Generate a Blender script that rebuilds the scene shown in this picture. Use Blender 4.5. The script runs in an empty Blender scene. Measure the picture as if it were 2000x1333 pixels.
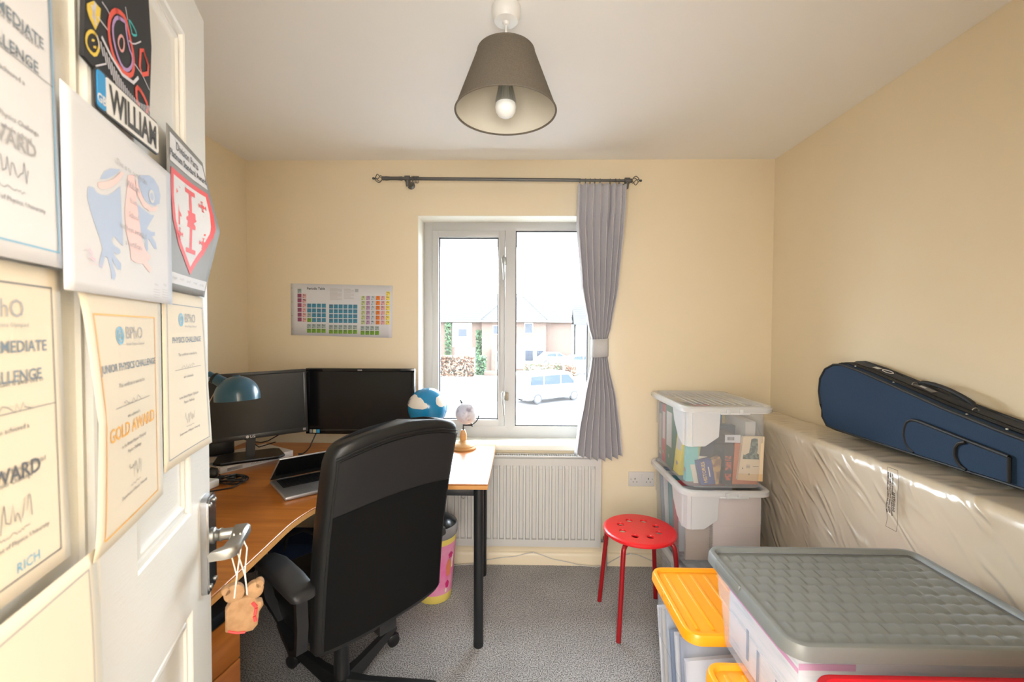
import bpy, bmesh, math, random
from mathutils import Vector, Matrix
R = math.radians
S = bpy.context.scene
COL = S.collection
random.seed(7)

# ------------------------------------------------------------------ camera, world, lights, exposure
YAW, PITCH, ROLL, CZ = .0182, .0251, .0046, 1.4014
fw = Vector((-math.sin(YAW)*math.cos(PITCH), math.cos(YAW)*math.cos(PITCH), -math.sin(PITCH)))
r0 = Vector((math.cos(YAW), math.sin(YAW), 0)); u0 = r0.cross(fw)
rt = r0*math.cos(ROLL)+u0*math.sin(ROLL); up = u0*math.cos(ROLL)-r0*math.sin(ROLL)
cd = bpy.data.cameras.new('camera'); cam = bpy.data.objects.new('camera', cd); COL.objects.link(cam)
cam.matrix_world = Matrix(((rt.x, up.x, -fw.x, 0), (rt.y, up.y, -fw.y, 0), (rt.z, up.z, -fw.z, CZ), (0, 0, 0, 1)))
cd.sensor_width = 36; cd.sensor_fit = 'HORIZONTAL'; cd.lens = 854.3/2000*36; cd.clip_start = .01; cd.clip_end = 400
S.camera = cam
cd.dof.use_dof = True; cd.dof.focus_distance = 2.1; cd.dof.aperture_fstop = 6.3

W = bpy.data.worlds.new('overcast_sky'); S.world = W; W.use_nodes = True
bg = W.node_tree.nodes['Background']; bg.inputs[0].default_value = (.80, .91, 1, 1); bg.inputs[1].default_value = 13.0

def area(name, loc, rot, sx, sy, power, col=(1, 1, 1), portal=False):
    l = bpy.data.lights.new(name, 'AREA'); l.shape = 'RECTANGLE'; l.size = sx; l.size_y = sy; l.energy = power; l.color = col
    o = bpy.data.objects.new(name, l); o.location = loc; o.rotation_euler = rot; COL.objects.link(o)
    if portal: l.cycles.is_portal = True
    return o
area('window_portal', (-.05, 2.83, 1.40), (R(-90), 0, 0), 1.14, 1.40, 1, portal=True)
# two added fill lights, unseen on the landing, brighten the room through the doorway
area('landing_fill_light', (-.05, -1.30, 1.45), (R(90), 0, 0), 2.0, 1.7, 48, (.97, .98, 1))
area('landing_overhead_fill', (.02, -.55, 2.33), (0, 0, 0), .5, .5, 8, (1, .97, .92))

S.view_settings.view_transform = 'Standard'; S.view_settings.look = 'None'
S.view_settings.exposure = 1.33; S.view_settings.gamma = 1; S.view_settings.use_curve_mapping = False
S.cycles.transparent_max_bounces = 24; S.cycles.max_bounces = 10; S.cycles.diffuse_bounces = 6

# ------------------------------------------------------------------ helpers
def tag(o, label=None, cat=None, group=None, kind=None):
    if label: o['label'] = label
    if cat: o['category'] = cat
    if group: o['group'] = group
    if kind: o['kind'] = kind
    return o
def thing(name, label, cat, loc=(0, 0, 0), rz=0, group=None):
    o = bpy.data.objects.new(name, None); o.empty_display_size = .05; COL.objects.link(o)
    o.location = loc; o.rotation_euler = (0, 0, rz)
    return tag(o, label, cat, group)
def wmat(o):
    m = Matrix.Identity(4)
    while o is not None:
        m = o.matrix_basis @ m; o = o.parent
    return m
def V3(*a): return Vector(a)
def frame_z(d):
    d = Vector(d).normalized(); a = Vector((0, 0, 1)) if abs(d.z) < .95 else Vector((1, 0, 0))
    x = a.cross(d).normalized(); return x, d.cross(x), d
def rrect(cx, cy, hx, hy, r, n=5):
    pts = []
    for k, (sx, sy) in enumerate(((1, 1), (-1, 1), (-1, -1), (1, -1))):
        for i in range(n+1):
            a = (k+i/n)*math.pi/2
            pts.append((cx+sx*(hx-r)+r*math.cos(a), cy+sy*(hy-r)+r*math.sin(a)))
    return pts
class MB:
    def __init__(s): s.v = []; s.f = []; s.m = []; s.cur = 0
    def mat(s, i): s.cur = i; return s
    def add(s, vs, fs):
        b = len(s.v); s.v += [tuple(p) for p in vs]
        for f in fs: s.f.append([b+i for i in f]); s.m.append(s.cur)
        return s
    def box(s, c, d, rz=0, bev=.002, seg=2, M=None):
        bm = bmesh.new(); bmesh.ops.create_cube(bm, size=1)
        bmesh.ops.scale(bm, vec=Vector(d), verts=bm.verts)
        bv = min(bev, min(d)*.45)
        if bv > 0: bmesh.ops.bevel(bm, geom=bm.edges[:], offset=bv, segments=seg, profile=.5, affect='EDGES', clamp_overlap=True)
        T = M if M is not None else Matrix.Translation(Vector(c)) @ Matrix.Rotation(rz, 4, 'Z')
        bm.verts.index_update()
        s.add([T @ v.co for v in bm.verts], [[v.index for v in f.verts] for f in bm.faces]); bm.free(); return s
    def bx(s, x0, x1, y0, y1, z0, z1, bev=.002, seg=2):
        return s.box(((x0+x1)/2, (y0+y1)/2, (z0+z1)/2), (abs(x1-x0), abs(y1-y0), abs(z1-z0)), 0, bev, seg)
    def tube(s, pts, r, n=12, closed=False, cap=True):
        pts = [Vector(p) for p in pts]; L = len(pts); rs = r if isinstance(r, (list, tuple)) else [r]*L
        rings = []; x = None
        for i, p in enumerate(pts):
            if closed: d = pts[(i+1) % L]-pts[i-1]
            else: d = pts[min(i+1, L-1)]-pts[max(i-1, 0)]
            if d.length < 1e-9: d = Vector((0, 0, 1))
            d.normalize()
            if x is None: x = frame_z(d)[0]
            else:
                x = x-d*x.dot(d)
                if x.length < 1e-6: x = frame_z(d)[0]
                x.normalize()
            y = d.cross(x)
            rings.append([p+(x*math.cos(2*math.pi*k/n)+y*math.sin(2*math.pi*k/n))*rs[i] for k in range(n)])
        fs = []; m = L if closed else L-1
        for i in range(m):
            j = (i+1) % L
            for k in range(n): fs.append([i*n+k, i*n+(k+1) % n, j*n+(k+1) % n, j*n+k])
        if cap and not closed: fs += [list(range(n))[::-1], [(L-1)*n+k for k in range(n)]]
        return s.add([q for r_ in rings for q in r_], fs)
    def lathe(s, prof, c=(0, 0, 0), n=32, axis=(0, 0, 1), cap=True):
        x, y, z = frame_z(axis); c = Vector(c); vs = []; fs = []
        for (r, h) in prof:
            for k in range(n):
                a = 2*math.pi*k/n; vs.append(c+x*(r*math.cos(a))+y*(r*math.sin(a))+z*h)
        for i in range(len(prof)-1):
            for k in range(n): fs.append([i*n+k, i*n+(k+1) % n, (i+1)*n+(k+1) % n, (i+1)*n+k])
        if cap:
            if prof[0][0] > 1e-5: fs.append([k for k in range(n)][::-1])
            if prof[-1][0] > 1e-5: fs.append([(len(prof)-1)*n+k for k in range(n)])
        return s.add(vs, fs)
    def loft(s, rings, cap0=True, cap1=True, closed=True):
        n = len(rings[0]); fs = []
        for i in range(len(rings)-1):
            for k in range(n if closed else n-1): fs.append([i*n+k, i*n+(k+1) % n, (i+1)*n+(k+1) % n, (i+1)*n+k])
        if cap0: fs.append(list(range(n))[::-1])
        if cap1: fs.append([(len(rings)-1)*n+k for k in range(n)])
        return s.add([q for r_ in rings for q in r_], fs)
    def grid(s, fn, nu, nv):
        vs = [fn(i/nu, j/nv) for j in range(nv+1) for i in range(nu+1)]
        fs = [[j*(nu+1)+i, j*(nu+1)+i+1, (j+1)*(nu+1)+i+1, (j+1)*(nu+1)+i] for j in range(nv) for i in range(nu)]
        return s.add(vs, fs)
    def poly(s, pts): return s.add(pts, [list(range(len(pts)))])
    def prism(s, pts2, fn, t0, t1):
        """outline pts2 (a,b); fn(a,b,t) -> point; t0,t1 the two ends"""
        n = len(pts2)
        return s.loft([[fn(a, b, t0) for a, b in pts2], [fn(a, b, t1) for a, b in pts2]])
    def text(s, txt, size, fn, align='LEFT', bold=0, sx=1, res=2):
        cu = bpy.data.curves.new('lettering', 'FONT'); cu.body = txt; cu.size = size; cu.align_x = align; cu.offset = bold; cu.resolution_u = res
        o = bpy.data.objects.new('lettering', cu); me = bpy.data.meshes.new_from_object(o)
        vs = [fn(v.co.x*sx, v.co.y) for v in me.vertices]
        s.add(vs, [list(p.vertices) for p in me.polygons])
        bpy.data.meshes.remove(me); bpy.data.objects.remove(o); bpy.data.curves.remove(cu); return s
    def build(s, name, mats, parent=None, local=False, smooth=40, solid=0, sub=0, kind=None):
        me = bpy.data.meshes.new(name)
        vs = s.v
        if parent is not None and not local:
            inv = wmat(parent).inverted(); vs = [tuple(inv @ Vector(p)) for p in s.v]
        me.from_pydata(vs, [], s.f); me.validate(verbose=False)
        mats = mats if isinstance(mats, (list, tuple)) else [mats]
        for m in mats: me.materials.append(m)
        if len(me.polygons) == len(s.m): me.polygons.foreach_set('material_index', s.m)
        bm = bmesh.new(); bm.from_mesh(me); bmesh.ops.recalc_face_normals(bm, faces=bm.faces); bm.to_mesh(me); bm.free()
        if smooth:
            me.shade_smooth(); me.set_sharp_from_angle(angle=R(smooth))
        o = bpy.data.objects.new(name, me); COL.objects.link(o); o.parent = parent
        if solid:
            md = o.modifiers.new('thickness', 'SOLIDIFY'); md.thickness = solid; md.offset = 0
        if sub:
            md = o.modifiers.new('smooth', 'SUBSURF'); md.levels = sub; md.render_levels = sub
        if kind: o['kind'] = kind
        return o
def copy_tree(o, parent=None):
    c = o.copy(); COL.objects.link(c); c.parent = parent
    for ch in list(o.children): copy_tree(ch, c)
    return c

# ------------------------------------------------------------------ materials
def hexc(h):
    h = h.lstrip('#'); return tuple(((int(h[i:i+2], 16)/255+.055)/1.055)**2.4 if int(h[i:i+2], 16) > 10 else int(h[i:i+2], 16)/255/12.92 for i in (0, 2, 4))+(1,)
def M(name, col, rough=.5, metal=0, spec=.5, coat=0, sheen=0, emit=None):
    m = bpy.data.materials.new(name); m.use_nodes = True; b = m.node_tree.nodes['Principled BSDF']
    c = hexc(col) if isinstance(col, str) else tuple(col)+(1,)
    b.inputs['Base Color'].default_value = c; b.inputs['Roughness'].default_value = rough; b.inputs['Metallic'].default_value = metal
    b.inputs['Specular IOR Level'].default_value = spec; b.inputs['Coat Weight'].default_value = coat; b.inputs['Sheen Weight'].default_value = sheen
    return m
def N(m, t, **kw):
    n = m.node_tree.nodes.new(t)
    for k, v in kw.items(): setattr(n, k, v)
    return n
def noise_mat(m, scale=10, c2=None, lo=.4, hi=.6, bump=0, dist=.002, detail=4, stretch=None, bscale=None):
    """mixes a second colour in by noise and adds bump"""
    nt = m.node_tree; b = nt.nodes['Principled BSDF']
    tc = N(m, 'ShaderNodeTexCoord'); mp = N(m, 'ShaderNodeMapping'); nt.links.new(tc.outputs['Object'], mp.inputs[0])
    if stretch: mp.inputs['Scale'].default_value = stretch
    nz = N(m, 'ShaderNodeTexNoise'); nz.inputs['Scale'].default_value = scale; nz.inputs['Detail'].default_value = detail
    nt.links.new(mp.outputs[0], nz.inputs['Vector'])
    if c2 is not None:
        cr = N(m, 'ShaderNodeValToRGB'); cr.color_ramp.elements[0].position = lo; cr.color_ramp.elements[1].position = hi
        cr.color_ramp.elements[0].color = b.inputs['Base Color'].default_value[:]; cr.color_ramp.elements[1].color = hexc(c2) if isinstance(c2, str) else tuple(c2)+(1,)
        nt.links.new(nz.outputs[0], cr.inputs[0]); nt.links.new(cr.outputs[0], b.inputs['Base Color'])
    if bump:
        bn = nz
        if bscale:
            bn = N(m, 'ShaderNodeTexNoise'); bn.inputs['Scale'].default_value = bscale; bn.inputs['Detail'].default_value = 3
            nt.links.new(mp.outputs[0], bn.inputs['Vector'])
        bp = N(m, 'ShaderNodeBump'); bp.inputs['Strength'].default_value = bump; bp.inputs['Distance'].default_value = dist
        nt.links.new(bn.outputs[0], bp.inputs['Height']); nt.links.new(bp.outputs[0], b.inputs['Normal'])
    return m
def clear(name, col, fac, rough=.25, tint=(1, 1, 1)):
    """thin translucent plastic or film: part see-through, part milky diffuse with a glossy skin"""
    m = M(name, col, rough); nt = m.node_tree; b = nt.nodes['Principled BSDF']; out = nt.nodes['Material Output']
    t = N(m, 'ShaderNodeBsdfTransparent'); t.inputs[0].default_value = tuple(tint)+(1,)
    mx = N(m, 'ShaderNodeMixShader'); mx.inputs[0].default_value = fac
    nt.links.new(t.outputs[0], mx.inputs[1]); nt.links.new(b.outputs[0], mx.inputs[2]); nt.links.new(mx.outputs[0], out.inputs[0])
    return m

WALL = noise_mat(M('cream_wall_paint', (.80, .695, .510), .75), 3, (.785, .678, .492), .3, .7, .08, .002, bscale=60)
CEIL = noise_mat(M('ceiling_paint', (.86, .845, .81), .8), 2, (.85, .83, .795), .3, .7, .06, .002, bscale=40)
GLOSSW = M('white_gloss_paint', (.86, .84, .76), .35)
CREAMW = M('cream_gloss_paint', (.80, .70, .52), .4)
UPVC = M('white_upvc', (.48, .48, .47), .35)
REVEAL = M('white_reveal_paint', (.80, .76, .66), .6)
GASK = M('grey_rubber_gasket', (.03, .03, .035), .5)
CHROME = M('chrome', (.42, .43, .45), .22, 1)
STEEL = M('brushed_steel', (.36, .36, .34), .40, 1)
BLACKP = M('black_plastic', (.012, .012, .013), .35)
BLACKM = M('black_matt', (.014, .014, .016), .6)
WHITEP = M('white_plastic', (.8, .8, .78), .35)
PAPER = M('white_paper', (.66, .67, .71), .7)
CREAMP = M('cream_paper', (.71, .635, .505), .7)
INK = M('dark_ink', (.10, .105, .12), .6)
GREYINK = M('grey_ink', (.35, .35, .37), .6)
GLASS = clear('window_glass', (1, 1, 1), .04, .02)
def carpet():
    m = M('grey_carpet', (.30, .285, .27), .95, sheen=.3); nt = m.node_tree; b = nt.nodes['Principled BSDF']
    tc = N(m, 'ShaderNodeTexCoord')
    a = N(m, 'ShaderNodeTexNoise'); a.inputs['Scale'].default_value = 205; a.inputs['Detail'].default_value = 2
    c = N(m, 'ShaderNodeTexNoise'); c.inputs['Scale'].default_value = 5; c.inputs['Detail'].default_value = 3
    for n_ in (a, c): nt.links.new(tc.outputs['Object'], n_.inputs['Vector'])
    r1 = N(m, 'ShaderNodeValToRGB'); r1.color_ramp.elements[0].position = .36; r1.color_ramp.elements[1].position = .64
    r1.color_ramp.elements[0].color = (.06, .058, .058, 1); r1.color_ramp.elements[1].color = (.54, .53, .53, 1)
    r2 = N(m, 'ShaderNodeValToRGB'); r2.color_ramp.elements[0].position = .35; r2.color_ramp.elements[1].position = .65
    r2.color_ramp.elements[0].color = (.86, .86, .86, 1); r2.color_ramp.elements[1].color = (1, 1, 1, 1)
    mx = N(m, 'ShaderNodeMix', data_type='RGBA', blend_type='MULTIPLY'); mx.inputs[0].default_value = 1
    nt.links.new(a.outputs[0], r1.inputs[0]); nt.links.new(c.outputs[0], r2.inputs[0])
    nt.links.new(r1.outputs[0], mx.inputs[6]); nt.links.new(r2.outputs[0], mx.inputs[7]); nt.links.new(mx.outputs[2], b.inputs['Base Color'])
    bp = N(m, 'ShaderNodeBump'); bp.inputs['Strength'].default_value = .6; bp.inputs['Distance'].default_value = .004
    nt.links.new(a.outputs[0], bp.inputs['Height']); nt.links.new(bp.outputs[0], b.inputs['Normal']); return m
def wood(name, c1, c2, rough=.35, stretch=(1.2, 14, 14), rot=0, coat=.15):
    m = M(name, c1, rough, coat=coat); nt = m.node_tree; b = nt.nodes['Principled BSDF']
    tc = N(m, 'ShaderNodeTexCoord'); mp = N(m, 'ShaderNodeMapping'); mp.inputs['Scale'].default_value = stretch; mp.inputs['Rotation'].default_value = (0, 0, rot)
    nz = N(m, 'ShaderNodeTexNoise'); nz.inputs['Scale'].default_value = 3; nz.inputs['Detail'].default_value = 8; nz.inputs['Distortion'].default_value = .6
    cr = N(m, 'ShaderNodeValToRGB'); e = cr.color_ramp.elements; e[0].position = .3; e[1].position = .7; e[0].color = tuple(c1)+(1,); e[1].color = tuple(c2)+(1,)
    nt.links.new(tc.outputs['Object'], mp.inputs[0]); nt.links.new(mp.outputs[0], nz.inputs['Vector']); nt.links.new(nz.outputs[0], cr.inputs[0]); nt.links.new(cr.outputs[0], b.inputs['Base Color'])
    return m

# ------------------------------------------------------------------ the room
XL, XR, YB, YF, H = -1.63, 1.474, 2.59, .19, 2.4
MB().bx(XL-.1, XR+.1, -1.5, YB+.02, -.1, 0, 0).build('floor', carpet(), kind='structure')
MB().bx(XL-.1, XR+.1, -1.5, YB+.3, H, H+.1, 0).build('ceiling', CEIL, kind='structure')
MB().bx(XL-.1, XL, YF-.1, YB+.27, 0, H, 0).build('wall_left', WALL, kind='structure')
MB().bx(XR, XR+.1, YF-.1, YB+.27, 0, H, 0).build('wall_right', WALL, kind='structure')
WX0, WX1, WZ0, WZ1 = -.607, .49, .72, 2.075
b = MB()
b.bx(XL, WX0, YB, YB+.27, 0, H, 0).bx(WX1, XR, YB, YB+.27, 0, H, 0).bx(WX0, WX1, YB, YB+.27, 0, WZ0-.03, 0).bx(WX0, WX1, YB, YB+.27, WZ1, H, 0)
b.build('wall_back', WALL, kind='structure')
b = MB(); t = .004
b.bx(WX0, WX0+t, YB-.001, 2.74, WZ0, WZ1, 0).bx(WX1-t, WX1, YB-.001, 2.74, WZ0, WZ1, 0).bx(WX0, WX1, YB-.001, 2.74, WZ1-t, WZ1, 0)
b.build('trim_1', REVEAL, kind='structure')
# doorway wall round the camera and the landing beyond it
DX0, DX1 = -.362, .40
b = MB().bx(XL, DX0, YF-.1, YF, 0, H, 0).bx(DX1, XR, YF-.1, YF, 0, H, 0).bx(DX0, DX1, YF-.1, YF, 2.0, H, 0)
b.build('wall_front', WALL, kind='structure')
b = MB().bx(DX0-.001, DX0+.012, YF-.11, YF+.01, 0, 2.0, .001).bx(DX1-.012, DX1+.001, YF-.11, YF+.01, 0, 2.0, .001).bx(DX0, DX1, YF-.11, YF+.01, 1.99, 2.005, .001)
b.bx(DX1, DX1+.06, YF, YF+.015, 0, 2.06, .003)
b.build('trim_2', GLOSSW, kind='structure')
b = MB().bx(-1.15, -1.05, -1.5, YF-.1, 0, H, 0).bx(1.1, 1.2, -1.5, YF-.1, 0, H, 0).bx(-1.15, 1.2, -1.5, -1.4, 0, H, 0)
b.build('wall_landing', WALL, kind='structure')
def skirt(name, a, bq, n, mat):
    """a,b floor points, n inward normal"""
    a = Vector(a); bq = Vector(bq); n = Vector(n); prof = [(0, 0), (.015, 0), (.015, .055), (.010, .068), (.004, .074), (0, .076)]
    MB().loft([[a+n*p+Vector((0, 0, q)) for p, q in prof], [bq+n*p+Vector((0, 0, q)) for p, q in prof]]).build(name, mat, kind='structure')
skirt('baseboard_back', (XL, YB, 0), (XR, YB, 0), (0, -1, 0), CREAMW)
skirt('baseboard_left', (XL, YF, 0), (XL, YB, 0), (1, 0, 0), CREAMW)
skirt('baseboard_right', (XR, YF, 0), (XR, YB, 0), (-1, 0, 0), CREAMW)

# ------------------------------------------------------------------ window
win = bpy.data.objects.new('window_1', None); COL.objects.link(win); win['kind'] = 'structure'; win.location = (-.06, 2.74, .72)
YW = 2.74
b = MB()   # fixed outer frame, mullion with pointed foot
b.bx(-.603, -.551, YW, YW+.07, .72, 2.072).bx(.424, .486, YW, YW+.07, .72, 2.072)
b.bx(-.603, .486, YW+.001, YW+.07, 2.020, 2.072).bx(-.603, .486, YW+.001, YW+.07, .72, .797)
b.prism([(-.094, 2.04), (-.094, .797), (-.060, .757), (-.029, .797), (-.029, 2.04)], lambda a, c, t_: (a, t_, c), YW-.004, YW+.065)
b.build('window_frame', UPVC, win)
b = MB()   # opening sash on the left
b.bx(-.550, -.509, YW-.010, YW+.05, .797, 2.019, .004).bx(-.136, -.096, YW-.010, YW+.05, .797, 2.019, .004)
b.bx(-.5505, -.0955, YW-.009, YW+.05, 1.978, 2.0195, .004).bx(-.5505, -.0955, YW-.009, YW+.05, .7965, .837, .004)
b.build('sash', UPVC, win)
b = MB()
for x0, x1, z0, z1 in ((-.509, -.136, .837, 1.978), (-.029, .424, .797, 2.02)):
    g = .006; y0, y1 = YW+.006, YW+.02
    b.bx(x0, x0+g, y0, y1, z0, z1, 0).bx(x1-g, x1, y0, y1, z0, z1, 0).bx(x0, x1, y0, y1, z1-g, z1, 0).bx(x0, x1, y0, y1, z0, z0+g, 0)
b.build('gasket', GASK, win)
for x0, x1, z0, z1 in ((-.509, -.136, .837, 1.978), (-.029, .424, .797, 2.02)):
    MB().bx(x0, x1, YW+.022, YW+.027, z0, z1, 0).build('pane', GLASS, win)
b = MB()
def whandle(zc, open_=0):
    b = MB()
    b.box((-.098, YW-.014, zc), (.022, .012, .05), 0, .004).lathe([(.009, 0), (.009, .02), (.006, .028), (0, .03)], (-.103, YW-.012, zc), 16, (0, -1, 0))
    b.tube([(-.103, YW-.036, zc+.03), (-.106, YW-.042, zc+.012), (-.104, YW-.043, zc-.03), (-.100, YW-.04, zc-.08), (-.099, YW-.038, zc-.118)], [.004, .009, .008, .007, .0085], 10)
    h_ = b.build('window_handle', STEEL, win)
    return h_
whandle(1.83); whandle(.99)
h_ = MB().box((-.080, YW-.014, .985), (.02, .014, .05), 0, .004).build('handle_catch', M('aged_brass', (.30, .25, .18), .5, .3), win)
b = MB().bx(WX0-.02, WX1+.02, 2.557, YB, .692, .725, .006, 3).bx(WX0+.001, WX1-.001, YB-.005, 2.742, .700, .7245, .001)
b.build('window_sill', GLOSSW, win)

# ------------------------------------------------------------------ door, opened into the room
DO = Vector((-.599, .828, 0)); DV = Vector((-.36203, .93216, 0)); DN = Vector((.93216, .36203, 0))
def DP(s, z, off=0): return DO-DV*s+DN*off+Vector((0, 0, z))
DW = .69
door = bpy.data.objects.new('door_1', None); COL.objects.link(door); door['kind'] = 'structure'; door.location = DP(DW, 0)
PAN = [(.103, .303, 1.083, 1.893), (.391, .591, 1.083, 1.893), (.103, .303, .22, .917), (.391, .591, .22, .917)]
b = MB(); m2 = lambda s_, z_, t_: DP(s_, z_, t_)
def dbox(s0, s1, z0, z1, o0, o1): b.prism([(s0, z0), (s1, z0), (s1, z1), (s0, z1)], m2, o0, o1)
dbox(0, DW, .008, 1.981, -.035, -.012)
dbox(0, .103, .008, 1.981, -.012, 0); dbox(.303, .391, .008, 1.981, -.012, 0); dbox(.591, DW, .008, 1.981, -.012, 0)
for z0, z1 in ((.008, .22), (.917, 1.083), (1.893, 1.981)):
    dbox(.103, .303, z0, z1, -.012, 0); dbox(.391, .591, z0, z1, -.012, 0)
prof = [(0, 0), (.003, -.002), (.006, -.0075), (.011, -.0085), (.014, -.005), (.019, -.004), (.022, -.0075), (.027, -.0095), (.034, -.0095)]
for s0, s1, z0, z1 in PAN:
    rings = [[DP(s_, z_, o_) for s_, z_ in ((s0+i, z0+i), (s1-i, z0+i), (s1-i, z1-i), (s0+i, z1-i))] for i, o_ in prof]
    b.loft(rings, cap0=False, cap1=True)
b.build('door_leaf', noise_mat(M('door_grain_paint', (.70, .70, .675), .38), 60, None, bump=.35, dist=.0012, stretch=(1, 1, 14), bscale=None), door, smooth=25)
plate_pts = rrect(.032, 1.0, .027, .09, .012)
hp = MB().prism(plate_pts, m2, 0, .010).prism([(.032+(a-.032)*.86, 1.0+(c-1.0)*.95) for a, c in plate_pts], m2, .009, .0125).build('handle_plate', CHROME, door)
for s_, z_ in ((.018, 1.076), (.046, 1.076), (.018, .924), (.046, .924)): MB().lathe([(.0045, 0), (.0045, .002), (0, .0035)], DP(s_, z_, .0125), 12, DN).build('screw', STEEL, hp)
MB().lathe([(.015, 0), (.015, .004), (.012, .006)], DP(.032, 1.012, .012), 20, DN).build('spindle_collar', STEEL, hp)
LV = MB().lathe([(.011, 0), (.0105, .010), (.0125, .014), (.0105, .018), (.011, .052)], DP(.032, 1.012, .012), 18, DN)
def lever_ring(s_, z_, o0, o1, h):
    return [DP(s_, z_-h, o0), DP(s_, z_-h, o1), DP(s_, z_-h*.4, o1+.004), DP(s_, z_+h*.6, o1+.003), DP(s_, z_+h, o1-.002), DP(s_, z_+h, o0+.002), DP(s_, z_+h*.3, o0-.002)]
LV.loft([lever_ring(.020, 1.013, .050, .066, .010), lever_ring(.030, 1.015, .047, .071, .012), lever_ring(.060, 1.016, .049, .071, .011), lever_ring(.080, 1.013, .050, .069, .0105), lever_ring(.100, 1.009, .044, .066, .010), lever_ring(.107, 1.007, .030, .060, .009), lever_ring(.110, 1.006, .026, .050, .008)])
LV.build('door_lever', STEEL, door)

# ------------------------------------------------------------------ things stuck on the door
BLUEINK = M('blue_grey_ink', (.16, .21, .27), .6); ORNG = M('gold_ink', (.85, .42, .05), .6); LBLUE = M('light_blue_ink', (.16, .42, .62), .6)
PALEBLUE = M('pale_blue_print', (.42, .52, .72), .7); PALEPINK = M('pale_pink_print', (.86, .60, .60), .7)
REDINK = M('red_print', (.70, .06, .06), .6); GREYPRINT = M('grey_print', (.24, .24, .235), .6)
def dmap(s0, s1, z0, z1, off=.003, curl=None):
    """u 0..1 runs left to right as read, v 0..1 upwards; returns the mapping of metres on the sheet to the door"""
    Wd, Hd = s1-s0, z1-z0
    def f(x, y, lift=0):
        u, v = x/Wd, y/Hd; c = curl(u, v) if curl else 0
        return DP(s1-x, z0+y, off+c+lift)
    f.w, f.h = Wd, Hd; return f
def sheet(name, label, f, mat, cat='certificate', group=None, back=.0004, skew=None):
    b = MB(); nu, nv = 14, 18
    b.grid(lambda u, v: f(u*f.w, v*f.h, 0), nu, nv)
    o = b.build(name, mat, None, solid=back); return tag(o, label, cat, group)
def border(f, x0, x1, y0, y1, t, n=10):
    b = MB()
    def seg(xa, ya, xb, yb, w_, h_):
        vs = []; 
        for i in range(n+1):
            q = i/n; x = xa+(xb-xa)*q; y = ya+(yb-ya)*q; vs += [f(x, y, .0007), f(x+w_, y+h_, .0007)]
        b.add(vs, [[2*i, 2*i+1, 2*i+3, 2*i+2] for i in range(n)])
    seg(x0, y0, x1, y0, 0, t); seg(x0, y1-t, x1, y1-t, 0, t); seg(x0, y0, x0, y1, t, 0); seg(x1-t, y0, x1-t, y1, t, 0)
    return b
def ribbon(b, pts, w_, f, lift=.001):
    pts = [Vector(p) for p in pts]; L = []
    for i, p in enumerate(pts):
        d = pts[min(i+1, len(pts)-1)]-pts[max(i-1, 0)]; d = d.normalized() if d.length > 0 else Vector((1, 0)); nrm = Vector((-d.y, d.x))*w_/2
        L += [f(*(p+nrm), lift), f(*(p-nrm), lift)]
    return b.add(L, [[2*i, 2*i+1, 2*i+3, 2*i+2] for i in range(len(pts)-1)])
def scribble(b, x, y, w_, h_, f, seed, t=.0006):
    rg = random.Random(seed); n = 18
    ribbon(b, [(x+w_*i/n+rg.uniform(-.3, .3)*w_/n, y+h_*rg.uniform(-.5, .5)) for i in range(n+1)], t, f)
def lines(b, f, xc, y, txts, size, gap, align='CENTER', bold=0):
    for i, t_ in enumerate(txts): b.text(t_, size, lambda px, py, i=i: f(xc+px, y-i*gap+py, .0007), align, bold, 1, 1)
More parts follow.
